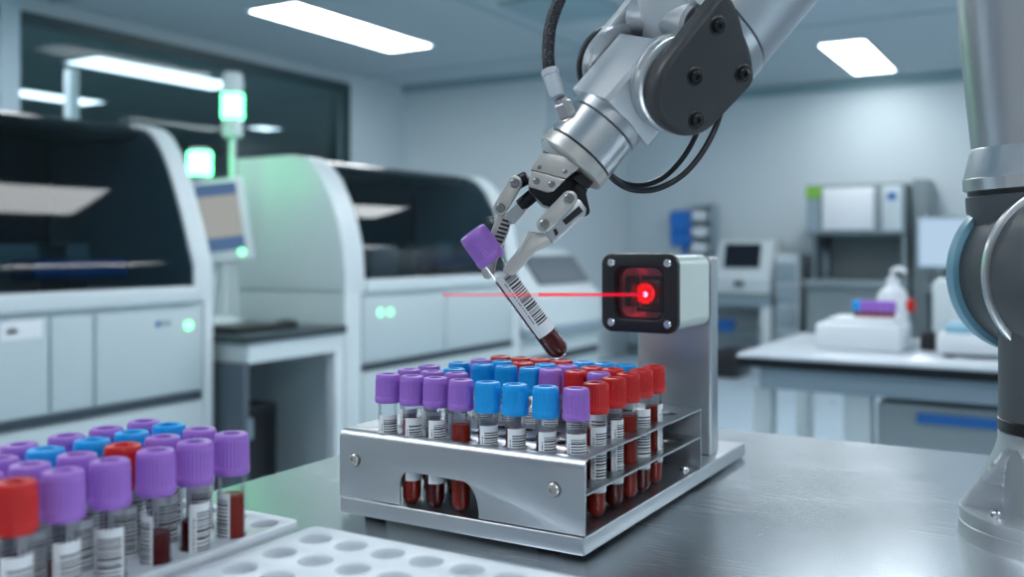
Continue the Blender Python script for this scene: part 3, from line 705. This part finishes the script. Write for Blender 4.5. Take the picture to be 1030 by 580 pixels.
for xs, ys, cs in rows:
    for x, y in zip(xs, ys): holes.append((x, y))
for x in (-.3300, -.3108, -.2915, -.2720): holes += [(x, .5220), (x, .5455)]
holes += [(x, .6500) for x in (-.3742, -.3536, -.3330, -.3124, -.2918, -.2712, -.2520)]
HR = .0071
pplate('top_shelf', 'steelh', rack, [(RX0, RY0+BR), (RX1, RY0+BR), (RX1, RYR), (RX0, RYR)], [circ(x, y, HR) for x, y in holes], SH, (0, 0, ZT-SH/2), (1, 0, 0), (0, 1, 0))
pplate('middle_shelf', 'steelh', rack, [(RX0, RY0+.002), (RX1, RY0+.002), (RX1, RYR-SH), (RX0, RYR-SH)], [circ(x, y, HR) for x, y in holes], SH, (0, 0, ZM-SH/2), (1, 0, 0), (0, 1, 0))
pplate('rear_panel', 'steel', rack, [(RX0, ZB), (RX1, ZB), (RX1, ZT-SH), (RX0, ZT-SH)], [], SH, (0, RYR-SH/2, 0), (1, 0, 0), (0, 0, 1))
for px, py in ((357, 462), (557, 492)):
    X = on_y(px, RY0); z = zat(py, X, RY0)
    part(MB().lathe([(0, .0049), (.0004, .0047), (.0004, 0)], (X, RY0, z), (0, -1, 0), 28), 'dark_recess_disc', 'screwm', rack)  # flat dark disc; the shade of a screw recess is put into its colour
    screw((X, RY0-.0004, z), (0, -1, 0), .0040, rack, 'nickel', h=.0020)
screw((RX1-.009, RYR-.012, ZB), (0, 0, 1), .004, rack, 'alu_bright', h=.003)
# scanner tower
TWX0, TWX1 = on_y(641, .728), -.2465
part(MB().box(TWX0, TWX1, .728, .7465, ZB, .1685, bev=.002, seg=3), 'tower', 'steel', rack)
grp = 'blood tubes in the steel rack'
RN = ['front', 'second', 'third', 'fourth', 'fifth', 'back']
rr = random.Random(21)
KEY = {'p': 'purple', 'b': 'cyan', 'r': 'red'}
for ri, (xs, ys, cs) in enumerate(rows):
    for k, (x, y, cc) in enumerate(zip(xs, ys, cs)):
        cap = KEY[cc]
        where = '%s %s-capped blood tube from the left in the %s row of the steel rack' % (ORD[k], CN[cap], RN[ri])
        if k == len(xs)-1: where = '%s-capped blood tube at the right end of the %s row of the steel rack' % (CN[cap], RN[ri])
        elif k == 0: where = '%s-capped blood tube at the left end of the %s row of the steel rack' % (CN[cap], RN[ri])
        else: where = '%s-capped blood tube, %s from the left in the %s row of the steel rack' % (CN[cap], ORD[k], RN[ri])
        off = rr.uniform(-.35, .1); bld = rr.choice(['hi', 'mid']); bar = bars[rr.randrange(3)]
        if ri == 0:
            off = [.12, .42, .38, 2.9, .30, .35, .42, .05][k]; bld = ['lo', 'ser', 'mid', 'ser', 'hi', 'ser', 'hi', 'ser'][k]
        if k == len(xs)-1 and ri > 0:
            off = [.0, .6, .9, 2.6, .35, 1.6][ri]; bld = ['hi', 'ser', 'lo', 'ser', 'mid', 'ser'][ri]
            if ri == 3: off = 3.0
        make_tube(cap, bld, bar, where, grp, (x, y, ZB+.0001), front_angle(x, y, off))

# scanner head
SX0, SX1, SY0, SY1, SZ0, SZ1 = -.3040, -.2465, .651, .7278, .1145, .1700
sc = thing('barcode_scanner', 'white barcode scanner with black front frame and red light on the tower', 'scanner', ((SX0+SX1)/2, .70, SZ0))
cxs, czs = (SX0+SX1)/2, (SZ0+SZ1)/2; hw = (SX1-SX0)/2; hh = (SZ1-SZ0)/2
hs = MB()
ol = rrect(SX0, SX1, SZ0, SZ1, .008)
inn = rrect(SX0+.004, SX1-.004, SZ0+.004, SZ1-.004, .006)
def ringprism(mb, o_, i_, y0, y1):
    n = len(o_); V = [[mb.bm.verts.new((x, y, z)) for x, z in l] for l in (o_, i_) for y in (y0, y1)]
    o0, o1, i0, i1 = V; fs = []
    for k in range(n):
        j = (k+1) % n
        for q4 in ((o0[k], o1[k], o1[j], o0[j]), (i0[k], i0[j], i1[j], i1[k]), (o0[k], o0[j], i0[j], i0[k]), (o1[k], i1[k], i1[j], o1[j])): fs.append(mb.bm.faces.new(q4))
    bmesh.ops.recalc_face_normals(mb.bm, faces=fs)
ringprism(hs, ol, inn, SY0+.0055, SY1-.004)
part(hs, 'housing', 'white_en', sc)
part(MB().prism([(x, SY1-.004, z) for x, z in ol], (0, .0038, 0)), 'back_plate', 'arm_dark', sc)
wo = rrect(cxs-.0205, cxs+.0205, czs-.0205, czs+.0205, .0085)
pplate('front_frame', 'black', sc, rrect(SX0-.0005, SX1+.0005, SZ0-.0005, SZ1+.0005, .0075), [wo], .006, (0, SY0+.003, 0), (1, 0, 0), (0, 0, 1), bev=.0009)
bz = MB(); ringprism(bz, wo, rrect(cxs-.0185, cxs+.0185, czs-.0185, czs+.0185, .0078), SY0+.0015, SY0+.012)
part(bz, 'window_bezel', 'blackmetal', sc)
part(MB().prism([(x, SY0+.0035, z) for x, z in rrect(cxs-.0185, cxs+.0185, czs-.0185, czs+.0185, .0078)], (0, .001, 0)), 'window', 'lens', sc)
M['scan_in'] = mat('scanner_interior', (.72, .66, .74), .35, .1)
it = MB().box(cxs-.020, cxs+.020, SY0+.034, SY0+.036, czs-.020, czs+.020)
it.box(cxs-.020, cxs+.020, SY0+.012, SY0+.034, czs-.0205, czs-.0195).box(cxs-.020, cxs+.020, SY0+.012, SY0+.034, czs+.0195, czs+.0205).box(cxs-.0205, cxs-.0195, SY0+.012, SY0+.034, czs-.02, czs+.02).box(cxs+.0195, cxs+.0205, SY0+.012, SY0+.034, czs-.02, czs+.02)
part(it, 'interior_box', 'scan_in', sc)
part(MB().box(cxs-.017, cxs-.0115, SY0+.014, SY0+.030, czs-.011, czs+.012, bev=.001).box(cxs+.011, cxs+.0135, SY0+.012, SY0+.022, czs-.0125, czs+.0125, bev=.0008), 'mirror_mount', 'black', sc)
part(MB().box(cxs-.006, cxs+.013, SY0+.020, SY0+.032, czs-.012, czs-.009).box(cxs-.006, cxs+.013, SY0+.020, SY0+.032, czs+.009, czs+.012).box(cxs-.007, cxs+.0145, SY0+.012, SY0+.016, czs-.0145, czs-.0115, bev=.0005), 'lens_carrier', 'blackmetal', sc)
part(MB().lathe([(0, .0088), (.004, .0088), (.005, .0080), (.005, .0060), (.002, .0050), (.002, 0)], (on_y(649, SY0+.026), SY0+.030, zat(296, SX1, SY0+.026)), (0, -1, 0), 32), 'laser_lens', 'redglow', sc, 'round laser lens with its red glow painted on')
DOT = Vector((on_y(649, SY0+.018), SY0+.018, 0)); DOT.z = zat(296, DOT.x, DOT.y)
part(MB().lathe([(-.002, 0), (-.0014, .0014), (0, .002), (.0014, .0014), (.002, 0)], DOT, (0, -1, 0), 20), 'laser_emitter', 'laser', sc)
for sx in (-1, 1):
    for sz in (-1, 1): screw((cxs+sx*.0222, SY0+.0003, czs+sz*.0222), (0, -1, 0), .0030, sc, 'alu_bright', h=.0014)
# laser beam from the emitter past the held tube
bm_end1 = at(560, 296.3, .578); bm_s = DOT+Vector((0, -.003, 0))
d_ = (bm_end1-bm_s); 
beam = thing('laser_beam', 'thin red laser beam running from the scanner to the held tube', 'laser beam', bm_s)
far = at(440, 296.5, .578+ (560-440)*(-.0002))
pA = bm_s; pB = at(543, 296.3, .570)
part(MB().cyl(pA, pB, .00075, 12, bev=0), 'beam_core', 'beam', beam)
part(MB().cyl(pA, pB, .0015, 12, bev=0), 'beam_halo', 'beam2', beam)
pC = pB+(pB-pA)*.62
part(MB().cyl(pB, pC, .0011, 12, bev=0), 'beam_tail', 'beam2', beam)

# ================================================================= white racks
def white_rack(name, label, x0, x1, y0, y1, zt, holes, r, depth):
    t = thing(name, label, 'tube rack', ((x0+x1)/2, (y0+y1)/2, BT), 'white plastic tube racks')
    pplate('top_plate', 'white_pl', t, rrect(x0, x1, y0, y1, .004, 4), [circ(x, y, r, 32) for x, y in holes], .004, (0, 0, zt-.002), (1, 0, 0), (0, 1, 0), bev=.0009)
    sk = MB(); o_ = rrect(x0+.0005, x1-.0005, y0+.0005, y1-.0005, .004, 4); i_ = rrect(x0+.003, x1-.003, y0+.003, y1-.003, .003, 4)
    n = len(o_); V = [[sk.bm.verts.new((x, y, z)) for x, y in l] for l in (o_, i_) for z in (BT, zt-.003)]
    fs = []
    for k in range(n):
        j = (k+1) % n; o0, o1, i0, i1 = V
        for q4 in ((o0[k], o0[j], o1[j], o1[k]), (i0[k], i1[k], i1[j], i0[j]), (o0[k], i0[k], i0[j], o0[j]), (o1[k], o1[j], i1[j], i1[k])): fs.append(sk.bm.faces.new(q4))
    bmesh.ops.recalc_face_normals(sk.bm, faces=fs)
    part(sk, 'skirt', 'white_pl', t)
    wl_ = MB()
    for x, y in holes: wl_.lathe([(zt-.001, r-.0007), (zt-depth, r-.0011), (zt-depth, 0)], (x, y, 0), UP, 28, cap=False)
    part(wl_, 'wells', 'white_pl', t)
    return t
hx = [-.3340, -.3550, -.3762, -.3945]; hy = [.3330, .3123, .2912, .2704, .2482, .2275, .2080, .187]
white_rack('tube_rack', 'white plastic rack full of purple, blue and red capped tubes', -.4060, -.3235, .172, .3455, .0440, [(x, y) for x in hx for y in hy], .0074, .0365)
hx3 = [-.2965+.0205*k for k in range(10)]; hy3 = [.3278-.0230*k for k in range(6)]
white_rack('tube_rack', 'empty white plastic rack with round holes in the foreground', -.3105, -.0985, .199, .3425, .0440, [(x, y) for x in hx3 for y in hy3], .0082, .012)
LC = [['p', 'p', 'p', 'p', 'p', 'r', 'p'], ['p', 'p', 'r', 'p', 'p', 'p', 'p'], ['b', 'b', 'b', 'b', 'p', 'p', 'p'], ['p', 'p', 'p', 'p', 'p', 'p', 'p']]
CNM = ['right-hand', 'second', 'third', 'left-hand']
rr = random.Random(4)
for ci in range(4):
    for j in range(6 if ci == 0 else 6 if ci < 3 else 5):
        cc = LC[ci][j]; cap = KEY[cc]; x = hx[ci]; y = hy[j+1]
        if ci in (2, 3) and j > 4: continue
        off = rr.uniform(-.2, .5); bld = rr.choice(['hi', 'mid', 'ser'])
        if ci == 0: off = [-1.25, .75, -1.35, -.2, .55, .3][j]; bld = ['ser', 'mid', 'mid', 'lo', 'mid', 'hi'][j]
        pos = 'farthest' if j == 0 else ORD[j]+' from the far end'
        make_tube(cap, bld, bars[rr.randrange(3)], '%s-capped tube in the %s line of the full white rack, %s' % (CN[cap], CNM[ci], pos), 'blood tubes in the white rack', (x, y, .0084), front_angle(x, y, off))

# ================================================================= held tube
TOPC = at(474.5, 233, .558); TIP = at(566, 358.5, .568)
ax = (TOPC-TIP); Lh = ax.length; axn = ax.normalized()
toc = (CAM-(TOPC+TIP)/2); toc = (toc-axn*toc.dot(axn)).normalized()
ht = make_tube('purple', 'hi', fine_bars, 'purple-capped blood tube held tilted by the robot gripper', None, TIP, 0)
xax = toc; yax = axn.cross(xax)
rot = Matrix((xax, yax, axn)).transposed()
spin = Matrix.Rotation(.32, 3, 'Z')
ht.rotation_mode = 'QUATERNION'; ht.rotation_quaternion = (rot @ spin).to_quaternion()
s_ = Lh/L_T; ht.scale = (s_, s_, s_)

# ================================================================= robot
BP = Vector((-.008, .660, 0))+RT*.0052
rob = thing('robot_arm', 'silver and dark grey robot arm with a two-finger gripper holding a tube', 'robot arm', (BP.x, BP.y, BT))
def rp(mb, name, m, parent=None, label=None, ang=.6): return part(mb, name, m, parent or rob, label, ang)
# base casting with four pockets
def brf(r, t, a):
    if t < .0165 or t > .057: return r
    k = (a-base_a0+PI/4) % (PI/2)-PI/4      # distance to nearest pocket centre
    hwid = .52*max(0, 1-((t-.016)/.040)**2)**.5
    e = min(1, max(0, (hwid-abs(k))/.09))
    e = e*e*(3-2*e)
    return r+(.0345-r)*e if r > .0345 else r
base_a0 = math.radians(222)
pr = [(BT, .0595), (BT+.001, .0590), (.0085, .0590), (.0088, .0586), (.0092, .0586), (.0150, .0588), (.0163, .0585), (.0166, .0580)]
for i in range(1, 26):
    q1 = i/25; z = .0166+(.0595-.0166)*q1; r = .0368+(.0580-.0368)*(1-q1)**1.35; pr.append((z, r))
pr += [(.0640, .0368), (.0645, .0362)]
rp(MB().lathe(pr, (BP.x, BP.y, 0), UP, 192, ref=(1, 0, 0), rf=brf), 'base', 'alu_cast', ang=.5)
for k in range(4):
    a = base_a0+k*PI/2; screw((BP.x+.0475*math.cos(a), BP.y+.0475*math.sin(a), .0163), UP, .0042, rob, 'alu_bright', h=.004)
rp(MB().lathe([(.0645, .0364), (.0650, .0372), (.0715, .0372), (.0720, .0364)], (BP.x, BP.y, 0), UP, 64), 'base_ring', 'black')
JA = math.radians(37); ja = Vector((math.sin(JA), -math.cos(JA), 0)); jh = Vector((math.cos(JA), math.sin(JA), 0))
S = Vector((BP.x, BP.y, .160))
rp(MB().lathe([(.0722, .0366), (.150, .0366), (.185, .034), (.198, .024), (.202, 0)], (BP.x, BP.y, 0)+() if False else (BP.x, BP.y, 0), UP, 64), 'shoulder_column', 'arm_grey')
rp(MB().lathe([(.0015, .050), (.002, .0505), (.030, .0510), (.036, .048)], S, ja, 72), 'shoulder_housing', 'arm_grey')
rp(MB().lathe([(.0355, .046), (.037, .0485), (.043, .0485), (.049, .042), (.050, 0)], S, ja, 72), 'joint_cap', 'blue_cap', label='light blue joint cap')
rp(MB().lathe([(-.0025, .050), (-.002, .0535), (.0015, .0540), (.0022, .052)], S, ja, 72), 'joint_ring', 'alu_semi')
rp(MB().lathe([(-.036, .0465), (-.034, .0475), (-.004, .0480), (-.0025, .0475)], S, ja, 72), 'elbow_housing', 'arm_grey')
rp(MB().lathe([(-.050, 0), (-.0495, .042), (-.047, .0485), (-.043, .0510), (-.0355, .0510), (-.035, .0485)], S, ja, 72), 'joint_cap', 'blue_cap', label='light blue joint cap')
LB = S-ja*.030+jh*.0062; ld = (UP-jh*.070).normalized()
def ell(r, t, a): return r/math.sqrt((math.cos(a)/.66)**2+math.sin(a)**2) if t < .040 else r
def lz(z): return (z-LB.z)/ld.z
rp(MB().lathe([(0, .0400), (.030, .0415), (.041, .0415), (lz(.2100), .0415), (lz(.2112), .0405)], LB, ld, 72, ref=ja, rf=ell), 'link_housing', 'arm_grey')
rp(MB().lathe([(lz(.2112), .0400), (lz(.2140), .0400)], LB, ld, 72), 'seal_ring', 'black')
rp(MB().lathe([(lz(.2140), .0415), (lz(.2146), .0425), (lz(.2220), .0425), (lz(.2228), .0418), (lz(.2405), .0368), (lz(.2412), .0360)], LB, ld, 72), 'link_collar', 'alu_semi')
EL = CAM+RT*.300+UP*.360+FW*.585
ELb = LB+ld*((EL.z-LB.z)/ld.z)
rp(MB().lathe([(lz(.2400), .0362), (lz(.30), .0385), (lz(.45), .0400), ((ELb-LB).length, .0400)], LB, ld, 72), 'upper_arm', 'alu')
T0 = at(573, 166, .555)
AX = (EL-T0).normalized()
rp(MB().lathe([(-.055, 0), (-.054, .046), (-.050, .050), (.055, .050), (.059, .046), (.060, 0)], (EL+ELb)/2, ja, 64), 'elbow_joint', 'arm_grey')
rp(MB().lathe([(.058, .046), (.060, .048), (.068, .047), (.072, .040), (.073, 0)], (EL+ELb)/2, ja, 64), 'joint_cap', 'blue_cap', label='light blue joint cap')
# forearm
def fp(s): return T0+AX*s
JV = (RT*.40-UP*.31-FW*.86); JV = (JV-AX*JV.dot(AX)).normalized(); KV = AX.cross(JV).normalized()
KV = KV if KV.dot(RT) > 0 else -KV     # right / down in picture
SF = .108; FR = .0445
FO = KV*.0055
rp(MB().lathe([(SF+.010, FR-.001), (SF+.0105, FR+.0), ((EL-T0).length-.02, FR-.002), ((EL-T0).length, .038)], T0+FO, AX, 72), 'forearm', 'alu')
rp(MB().lathe([(SF-.002, FR-.004), (SF-.001, FR), (SF+.0085, FR+.0006), (SF+.0095, FR-.001)], T0+FO, AX, 72), 'forearm_ring', 'alu_semi')
rp(MB().lathe([(SF-.024, 0), (SF-.022, .018), (SF-.014, .030), (SF-.003, FR-.005), (SF-.002, FR-.004)], T0+FO, AX, 64), 'forearm_end', 'alu_cast')
SJ = .072; JC = fp(SJ)
def stadium(c, r, L0, half, n=20):
    """outline in (AX,KV) plane at c: round end towards the tool, straight to L0 up the forearm"""
    pts = []
    for i in range(n+1):
        a = PI/2+PI*i/n; pts.append(c+AX*(r*math.cos(a))+KV*(r*math.sin(a)))
    for i in range(13):
        a = -PI/2+PI*i/12; pts.append(c+AX*(L0-.004-.009*math.sin(a)+.009*max(0, math.cos(a))**.6)+KV*(half*math.sin(a)))
    return pts
CR = .0255
cv = rp(MB().prism(stadium(JC+JV*.031+KV*.0045-AX*.002, CR, .040, .0275), JV*.014, bev=.004, seg=4), 'wrist_cover', 'arm_dark', ang=.5)
rp(MB().lathe([(.0245, CR+.0005), (.0255, CR+.0022), (.0300, CR+.0022), (.0308, CR+.001)], JC+KV*.0035-AX*.001, JV, 72), 'wrist_ring', 'alu_semi')
rp(MB().lathe([(.0185, CR), (.0195, CR+.0015), (.0236, CR+.0015), (.0244, CR)], JC+KV*.0025-AX*.001, JV, 72), 'wrist_ring', 'alu')
def on_cover(a, k): return JC+JV*.0450+AX*a+KV*(k+.004)
for a, k in ((.003, -.006), (-.012, .013), (.031, -.016), (.026, .017)):
    pt = on_cover(a, k)
    o = part(MB().lathe([(-.001, .0052), (.0002, .0056), (.0006, .0050), (.0003, .0044), (.0003, 0)], pt, JV, 28), 'screw_recess', 'black', cv)
    part(MB().lathe([(0, .0033), (.0014, .0033), (.0019, .0027), (.0019, .0014), (.0008, .0012), (.0008, 0)], pt, JV, 20), 'screw', 'blackmetal', cv)
# raised facet line of the cover
# far side of the fork
rp(MB().prism(stadium(JC-JV*.040, .0235, .050, .024), JV*.009, bev=.003, seg=3), 'fork_arm', 'alu_cast', ang=.5)
rp(MB().lathe([(-.0455, 0), (-.045, .020), (-.043, .0245), (-.0405, .0245)], JC, JV, 64), 'wrist_cover', 'arm_dark', ang=.5)
rp(MB().lathe([(-.0305, .0245), (-.030, .0262), (-.025, .0262), (-.0245, .0245)], JC, JV, 64), 'wrist_ring', 'alu_semi')
rp(MB().cyl(JC+AX*.030-JV*.03-KV*.012, JC+AX*.030+JV*.03-KV*.012, .013, bev=.002), 'fork_bridge', 'alu')
# hinge block (wrist body)
hb = [(-.0215, -.019), (-.019, -.0215), (.019, -.0215), (.0215, -.019), (.0215, .019), (.019, .0215), (-.019, .0215), (-.0215, .019)]
rp(MB().prism([fp(.0365)+JV*(x*.98)+KV*y for x, y in hb], AX*.045, bev=.0012), 'wrist_block', 'alu_cast', ang=.5)
# tool cylinder + flange
TR = .0222
rp(MB().lathe([(.0300, TR-.001), (.0305, TR+.0004), (.0365, TR+.0004), (.0375, TR-.001)], T0, AX, 72), 'tool_ring', 'alu')
rp(MB().lathe([(.0090, TR-.001), (.0094, TR), (.0292, TR), (.0298, TR-.0008)], T0, AX, 72), 'tool_cylinder', 'alu_semi')
rp(MB().lathe([(.0082, TR-.0015), (.0090, TR-.0015)], T0, AX, 48), 'seal_ring', 'black')
fl = rp(MB().lathe([(-.0010, 0), (-.0010, TR-.003), (0, TR-.0004), (.0008, TR+.0002), (.0078, TR+.0002), (.0082, TR-.0008)], T0, AX, 72), 'tool_flange', 'champagne')
# ---- gripper (faces run across the view; each plate has real thickness)
NV = -FW
def poly(pts, d, th, ds=None):
    """closed outline, front face at depth d, thickness th away from the viewer"""
    return [at(x, y, (ds[i] if ds else d)) for i, (x, y) in enumerate(pts)], FW*th
def gp(name, m, pts, d, th, bev=.0008, parent=None, ds=None, label=None):
    a, v = poly(pts, d, th, ds)
    return part(MB().prism(a, v, bev=bev), name, m, parent or rob, label, ang=.5)
def z5(l): return [(530+x/3.627, 60+y/3.627) for x, y in l]
def z4(l): return [(460+x/4.836, 170+y/4.836) for x, y in l]
palm = gp('gripper_palm', 'blackmetal', z5([(35, 395), (60, 350), (215, 370), (252, 400), (240, 440), (222, 470), (205, 540), (188, 560), (150, 520), (110, 545), (60, 530), (10, 480), (8, 455)]), .551, .030, .001)
gp('palm_collar', 'alu_cast', z5([(57, 300), (70, 285), (100, 280), (145, 292), (190, 320), (220, 358), (150, 358), (95, 350), (60, 332)]), .5405, .014, .0006, ds=[.543]*9, label='rounded grey collar')
pl1 = gp('palm_plate', 'champagne', z5([(55, 340), (90, 343), (215, 362), (204, 385), (142, 434), (15, 402), (17, 388)]), .5365, .008, .0009)
pl2 = gp('palm_plate', 'champagne', z5([(17, 404), (142, 436), (99, 478), (76, 483), (10, 463), (6, 446)]), .5345, .007, .0009)
for x, y in ((46, 392), (140, 408)): screw(at(530+x/3.627, 60+y/3.627, .5364), NV, .0013, pl1, 'screwm', h=.0006)
for x, y in ((36, 443), (91, 455)): screw(at(530+x/3.627, 60+y/3.627, .5344), NV, .0020, pl2, 'screwm', h=.0009)
gp('palm_motor_block', 'black', z5([(165, 432), (232, 385), (258, 425), (228, 468), (212, 470)]), .543, .010, .0006)
for x, y in ((224, 410),): screw(at(530+x/3.627, 60+y/3.627, .5429), NV, .0013, rob, 'nickel', h=.0006)
# slot and small mark on collar
gp('palm_slot', 'black', z5([(90, 294), (96, 292), (110, 303), (106, 306)]), .5428, .0004, 0)
def stad(p, q_, w, n=10):
    p = Vector(p); q_ = Vector(q_); d = (q_-p).normalized(); nrm = Vector((-d.y, d.x)); pts = []
    a0 = math.atan2(nrm.y, nrm.x)
    for i in range(n+1): a = a0+PI*i/n; pts.append((p.x+w*math.cos(a), p.y+w*math.sin(a)))
    for i in range(n+1): a = a0+PI+PI*i/n; pts.append((q_.x+w*math.cos(a), q_.y+w*math.sin(a)))
    return pts
# right (near) finger
gp('finger_drive', 'blackmetal', stad((583, 190), (588, 212), 5.5), .5445, .012, .0006)
kb = gp('finger_knuckle', 'alu', z4([(560, 130), (598, 150), (628, 192), (625, 222), (598, 240), (492, 345), (462, 362), (430, 322), (440, 250)]), .5405, .010, .0008)
gp('knuckle_slot', 'black', z4([(510, 250), (592, 178), (612, 205), (528, 272)]), .5402, .0006, 0, parent=kb)
gp('knuckle_slot', 'black', z4([(466, 296), (480, 286), (492, 312), (478, 328)]), .5402, .0006, 0, parent=kb)
lk = gp('finger_link', 'champagne', stad((572.7, 199.4), (547.9, 225.4), 8.2), .5355, .0045, .0010)
for x, y in ((572.7, 199.4), (547.9, 225.4)): screw(at(x, y, .5354), NV, .0029, lk, 'screwm', h=.0014)
ft = gp('fingertip', 'champagne', z4([(345, 303), (425, 312), (462, 340), (458, 362), (385, 402), (273, 520), (250, 518), (228, 502), (222, 488), (240, 458), (288, 400)]), .5410, .0095, .0012)
gp('fingertip_side', 'alu_cast', z4([(352, 322), (358, 318), (300, 408), (284, 428), (280, 418)]), .5405, .006, .0003, parent=ft)
gp('grip_pad', 'rubber', z4([(352, 303), (362, 312), (296, 402), (284, 405)]), .5450, .008, .0004, parent=ft)
# left (far) finger
for a_, b_, r_ in (((523, 207), (540, 193), .0042), ((538, 196), (552, 188), .005), ((516, 186), (531, 178), .0042)):
    rp(MB().cyl(at(*a_, .572), at(*b_, .570), r_), 'drive_rod', 'blackmetal')
kl = gp('finger_knuckle', 'alu_cast', z4([(238, 215), (262, 195), (300, 160), (338, 192), (318, 222), (282, 262), (245, 272)]), .5690, .010, .0008)
tl = gp('fingertip', 'champagne', [(500, 216), (507, 213.5), (514, 221), (512, 232), (506, 246), (500, 262), (497, 276), (492, 281), (487, 280), (484, 274), (486, 262), (489, 246), (495, 230)], .5700, .010, .0012)
for k in range(6):
    x0, y0 = 512-k*1.75, 222+k*4.0
    gp('pad_rib', 'black', [(x0-6.5, y0-2.2), (x0+2.5, y0+.4), (x0+1.8, y0+2.4), (x0-7.2, y0-.2)], .5690, .002, .0002, parent=tl)
ll = gp('finger_link', 'champagne', stad((518, 184), (503.5, 209), 7.6), .5640, .0045, .0010)
for x, y in ((518, 184), (503.5, 209)): screw(at(x, y, .5639), NV, .0028, ll, 'screwm', h=.0014)
# hose connector
cn0 = at(574, 123, .548); cn1 = at(565.5, 104, .545); cn2 = at(561, 98, .545); cn3 = at(552.5, 70, .548)
nut = MB().lathe([(0, .0056), (.001, .0056), (.0035, .0056), (.004, .0046), (.0045, .0056), (.0120, .0056), (.0126, .0045), (.0126, .0038), (.0150, .0038)], cn0, cn1-cn0, 6)
rp(MB().lathe([(-.004, .0060), (.0030, .0062), (.0035, .0055)], cn0, cn1-cn0, 32), 'connector_seat', 'nickel')
rp(nut, 'connector_nut', 'nickel', ang=.4)
L3 = (cn3-cn2).length
rp(MB().lathe([(0, .0030), (0.0005, .0042), (.003, .0046), (L3-.004, .0047), (L3-.0036, .0051), (L3-.0005, .0051), (L3, .0046)], cn2, cn3-cn2, 32), 'connector_sleeve', 'hose_white', label='pale grey hose sleeve')
hp = [at(552.8, 73, .548), at(551.5, 60, .549), at(551.5, 45, .551), at(554, 25, .553), at(562, 2, .556), at(578, -30, .560), at(612, -80, .565), at(680, -130, .572), at(760, -160, .578), at(820, -170, .585)]
def braid(mb, pts, r):
    mb.tube(pts, r, n=16, res=10)
hm = MB(); braid(hm, hp, .0037); hose = rp(hm, 'braided_hose', 'braid')
# texture of the braid by crossing bumps
nt = M['braid'].node_tree; b = nt.nodes['Principled BSDF']
tc = nt.nodes.new('ShaderNodeTexCoord'); vo = nt.nodes.new('ShaderNodeTexVoronoi'); vo.inputs['Scale'].default_value = 620
nt.links.new(tc.outputs['Object'], vo.inputs['Vector'])
cr = nt.nodes.new('ShaderNodeValToRGB'); cr.color_ramp.elements[0].color = (.09, .10, .13, 1); cr.color_ramp.elements[1].color = (.004, .005, .010, 1); cr.color_ramp.elements[0].position = .12; cr.color_ramp.elements[1].position = .42
nt.links.new(vo.outputs['Distance'], cr.inputs[0]); nt.links.new(cr.outputs[0], b.inputs['Base Color'])
bp = nt.nodes.new('ShaderNodeBump'); bp.inputs['Strength'].default_value = .6; bp.inputs['Distance'].default_value = .0006; bp.invert = True
nt.links.new(vo.outputs['Distance'], bp.inputs['Height']); nt.links.new(bp.outputs[0], b.inputs['Normal'])
# cables below the wrist
c1 = [at(612, 168, .575), at(618, 180, .58), at(632, 187.5, .585), at(655, 188, .59), at(680, 172, .595), at(700, 148, .60), at(712, 122, .605), at(722, 95, .61), at(730, 70, .615)]
c2 = [at(614, 172, .570), at(622, 182, .575), at(640, 190, .578), at(662, 190, .58), at(690, 178, .585), at(708, 155, .59), at(719, 130, .595), at(727, 100, .60), at(736, 74, .61)]
c1 = [at(608, 165, .575), at(616, 177, .578), at(630, 185, .580), at(648, 186, .583), at(668, 178, .587), at(686, 160, .590), at(699, 138, .594), at(706, 118, .60), at(712, 95, .61)]
c2 = [at(609, 168, .570), at(618, 181, .573), at(636, 190.5, .577), at(660, 190, .58), at(684, 178, .585), at(703, 158, .59), at(718, 132, .595), at(727, 106, .60), at(734, 80, .61)]
rp(MB().tube(c1, .0017, 12, 8), 'cable', 'rubber'); rp(MB().tube(c2, .0019, 12, 8), 'cable', 'rubber')

# ================================================================= light
wd = bpy.data.worlds.new('world'); SC.world = wd; wd.use_nodes = True
bg = wd.node_tree.nodes['Background']; bg.inputs[0].default_value = (.72, .84, .92, 1); bg.inputs[1].default_value = .42
pl_ = bpy.data.lights.new('scanner_led', 'POINT'); pl_.energy = .016; pl_.color = (1, .02, .04); pl_.shadow_soft_size = .002
plo = bpy.data.objects.new('scanner_led', pl_); COL.objects.link(plo); plo.location = DOT+Vector((-.001, -.004, 0))
# ================================================================= camera
cd = bpy.data.cameras.new('camera'); co = bpy.data.objects.new('camera', cd); COL.objects.link(co)
co.location = CAM; co.rotation_euler = (PI/2, 0, YAW)
cd.sensor_width = 36; cd.lens = FPX*36/1030; cd.shift_y = -(290-CY)/1030
cd.clip_start = .01; cd.clip_end = 60
cd.dof.use_dof = True; cd.dof.focus_distance = .570; cd.dof.aperture_fstop = 6.2
SC.camera = co
vs = SC.view_settings; vs.view_transform = 'Standard'; vs.look = 'None'; vs.exposure = 0; vs.gamma = 1; vs.use_curve_mapping = False
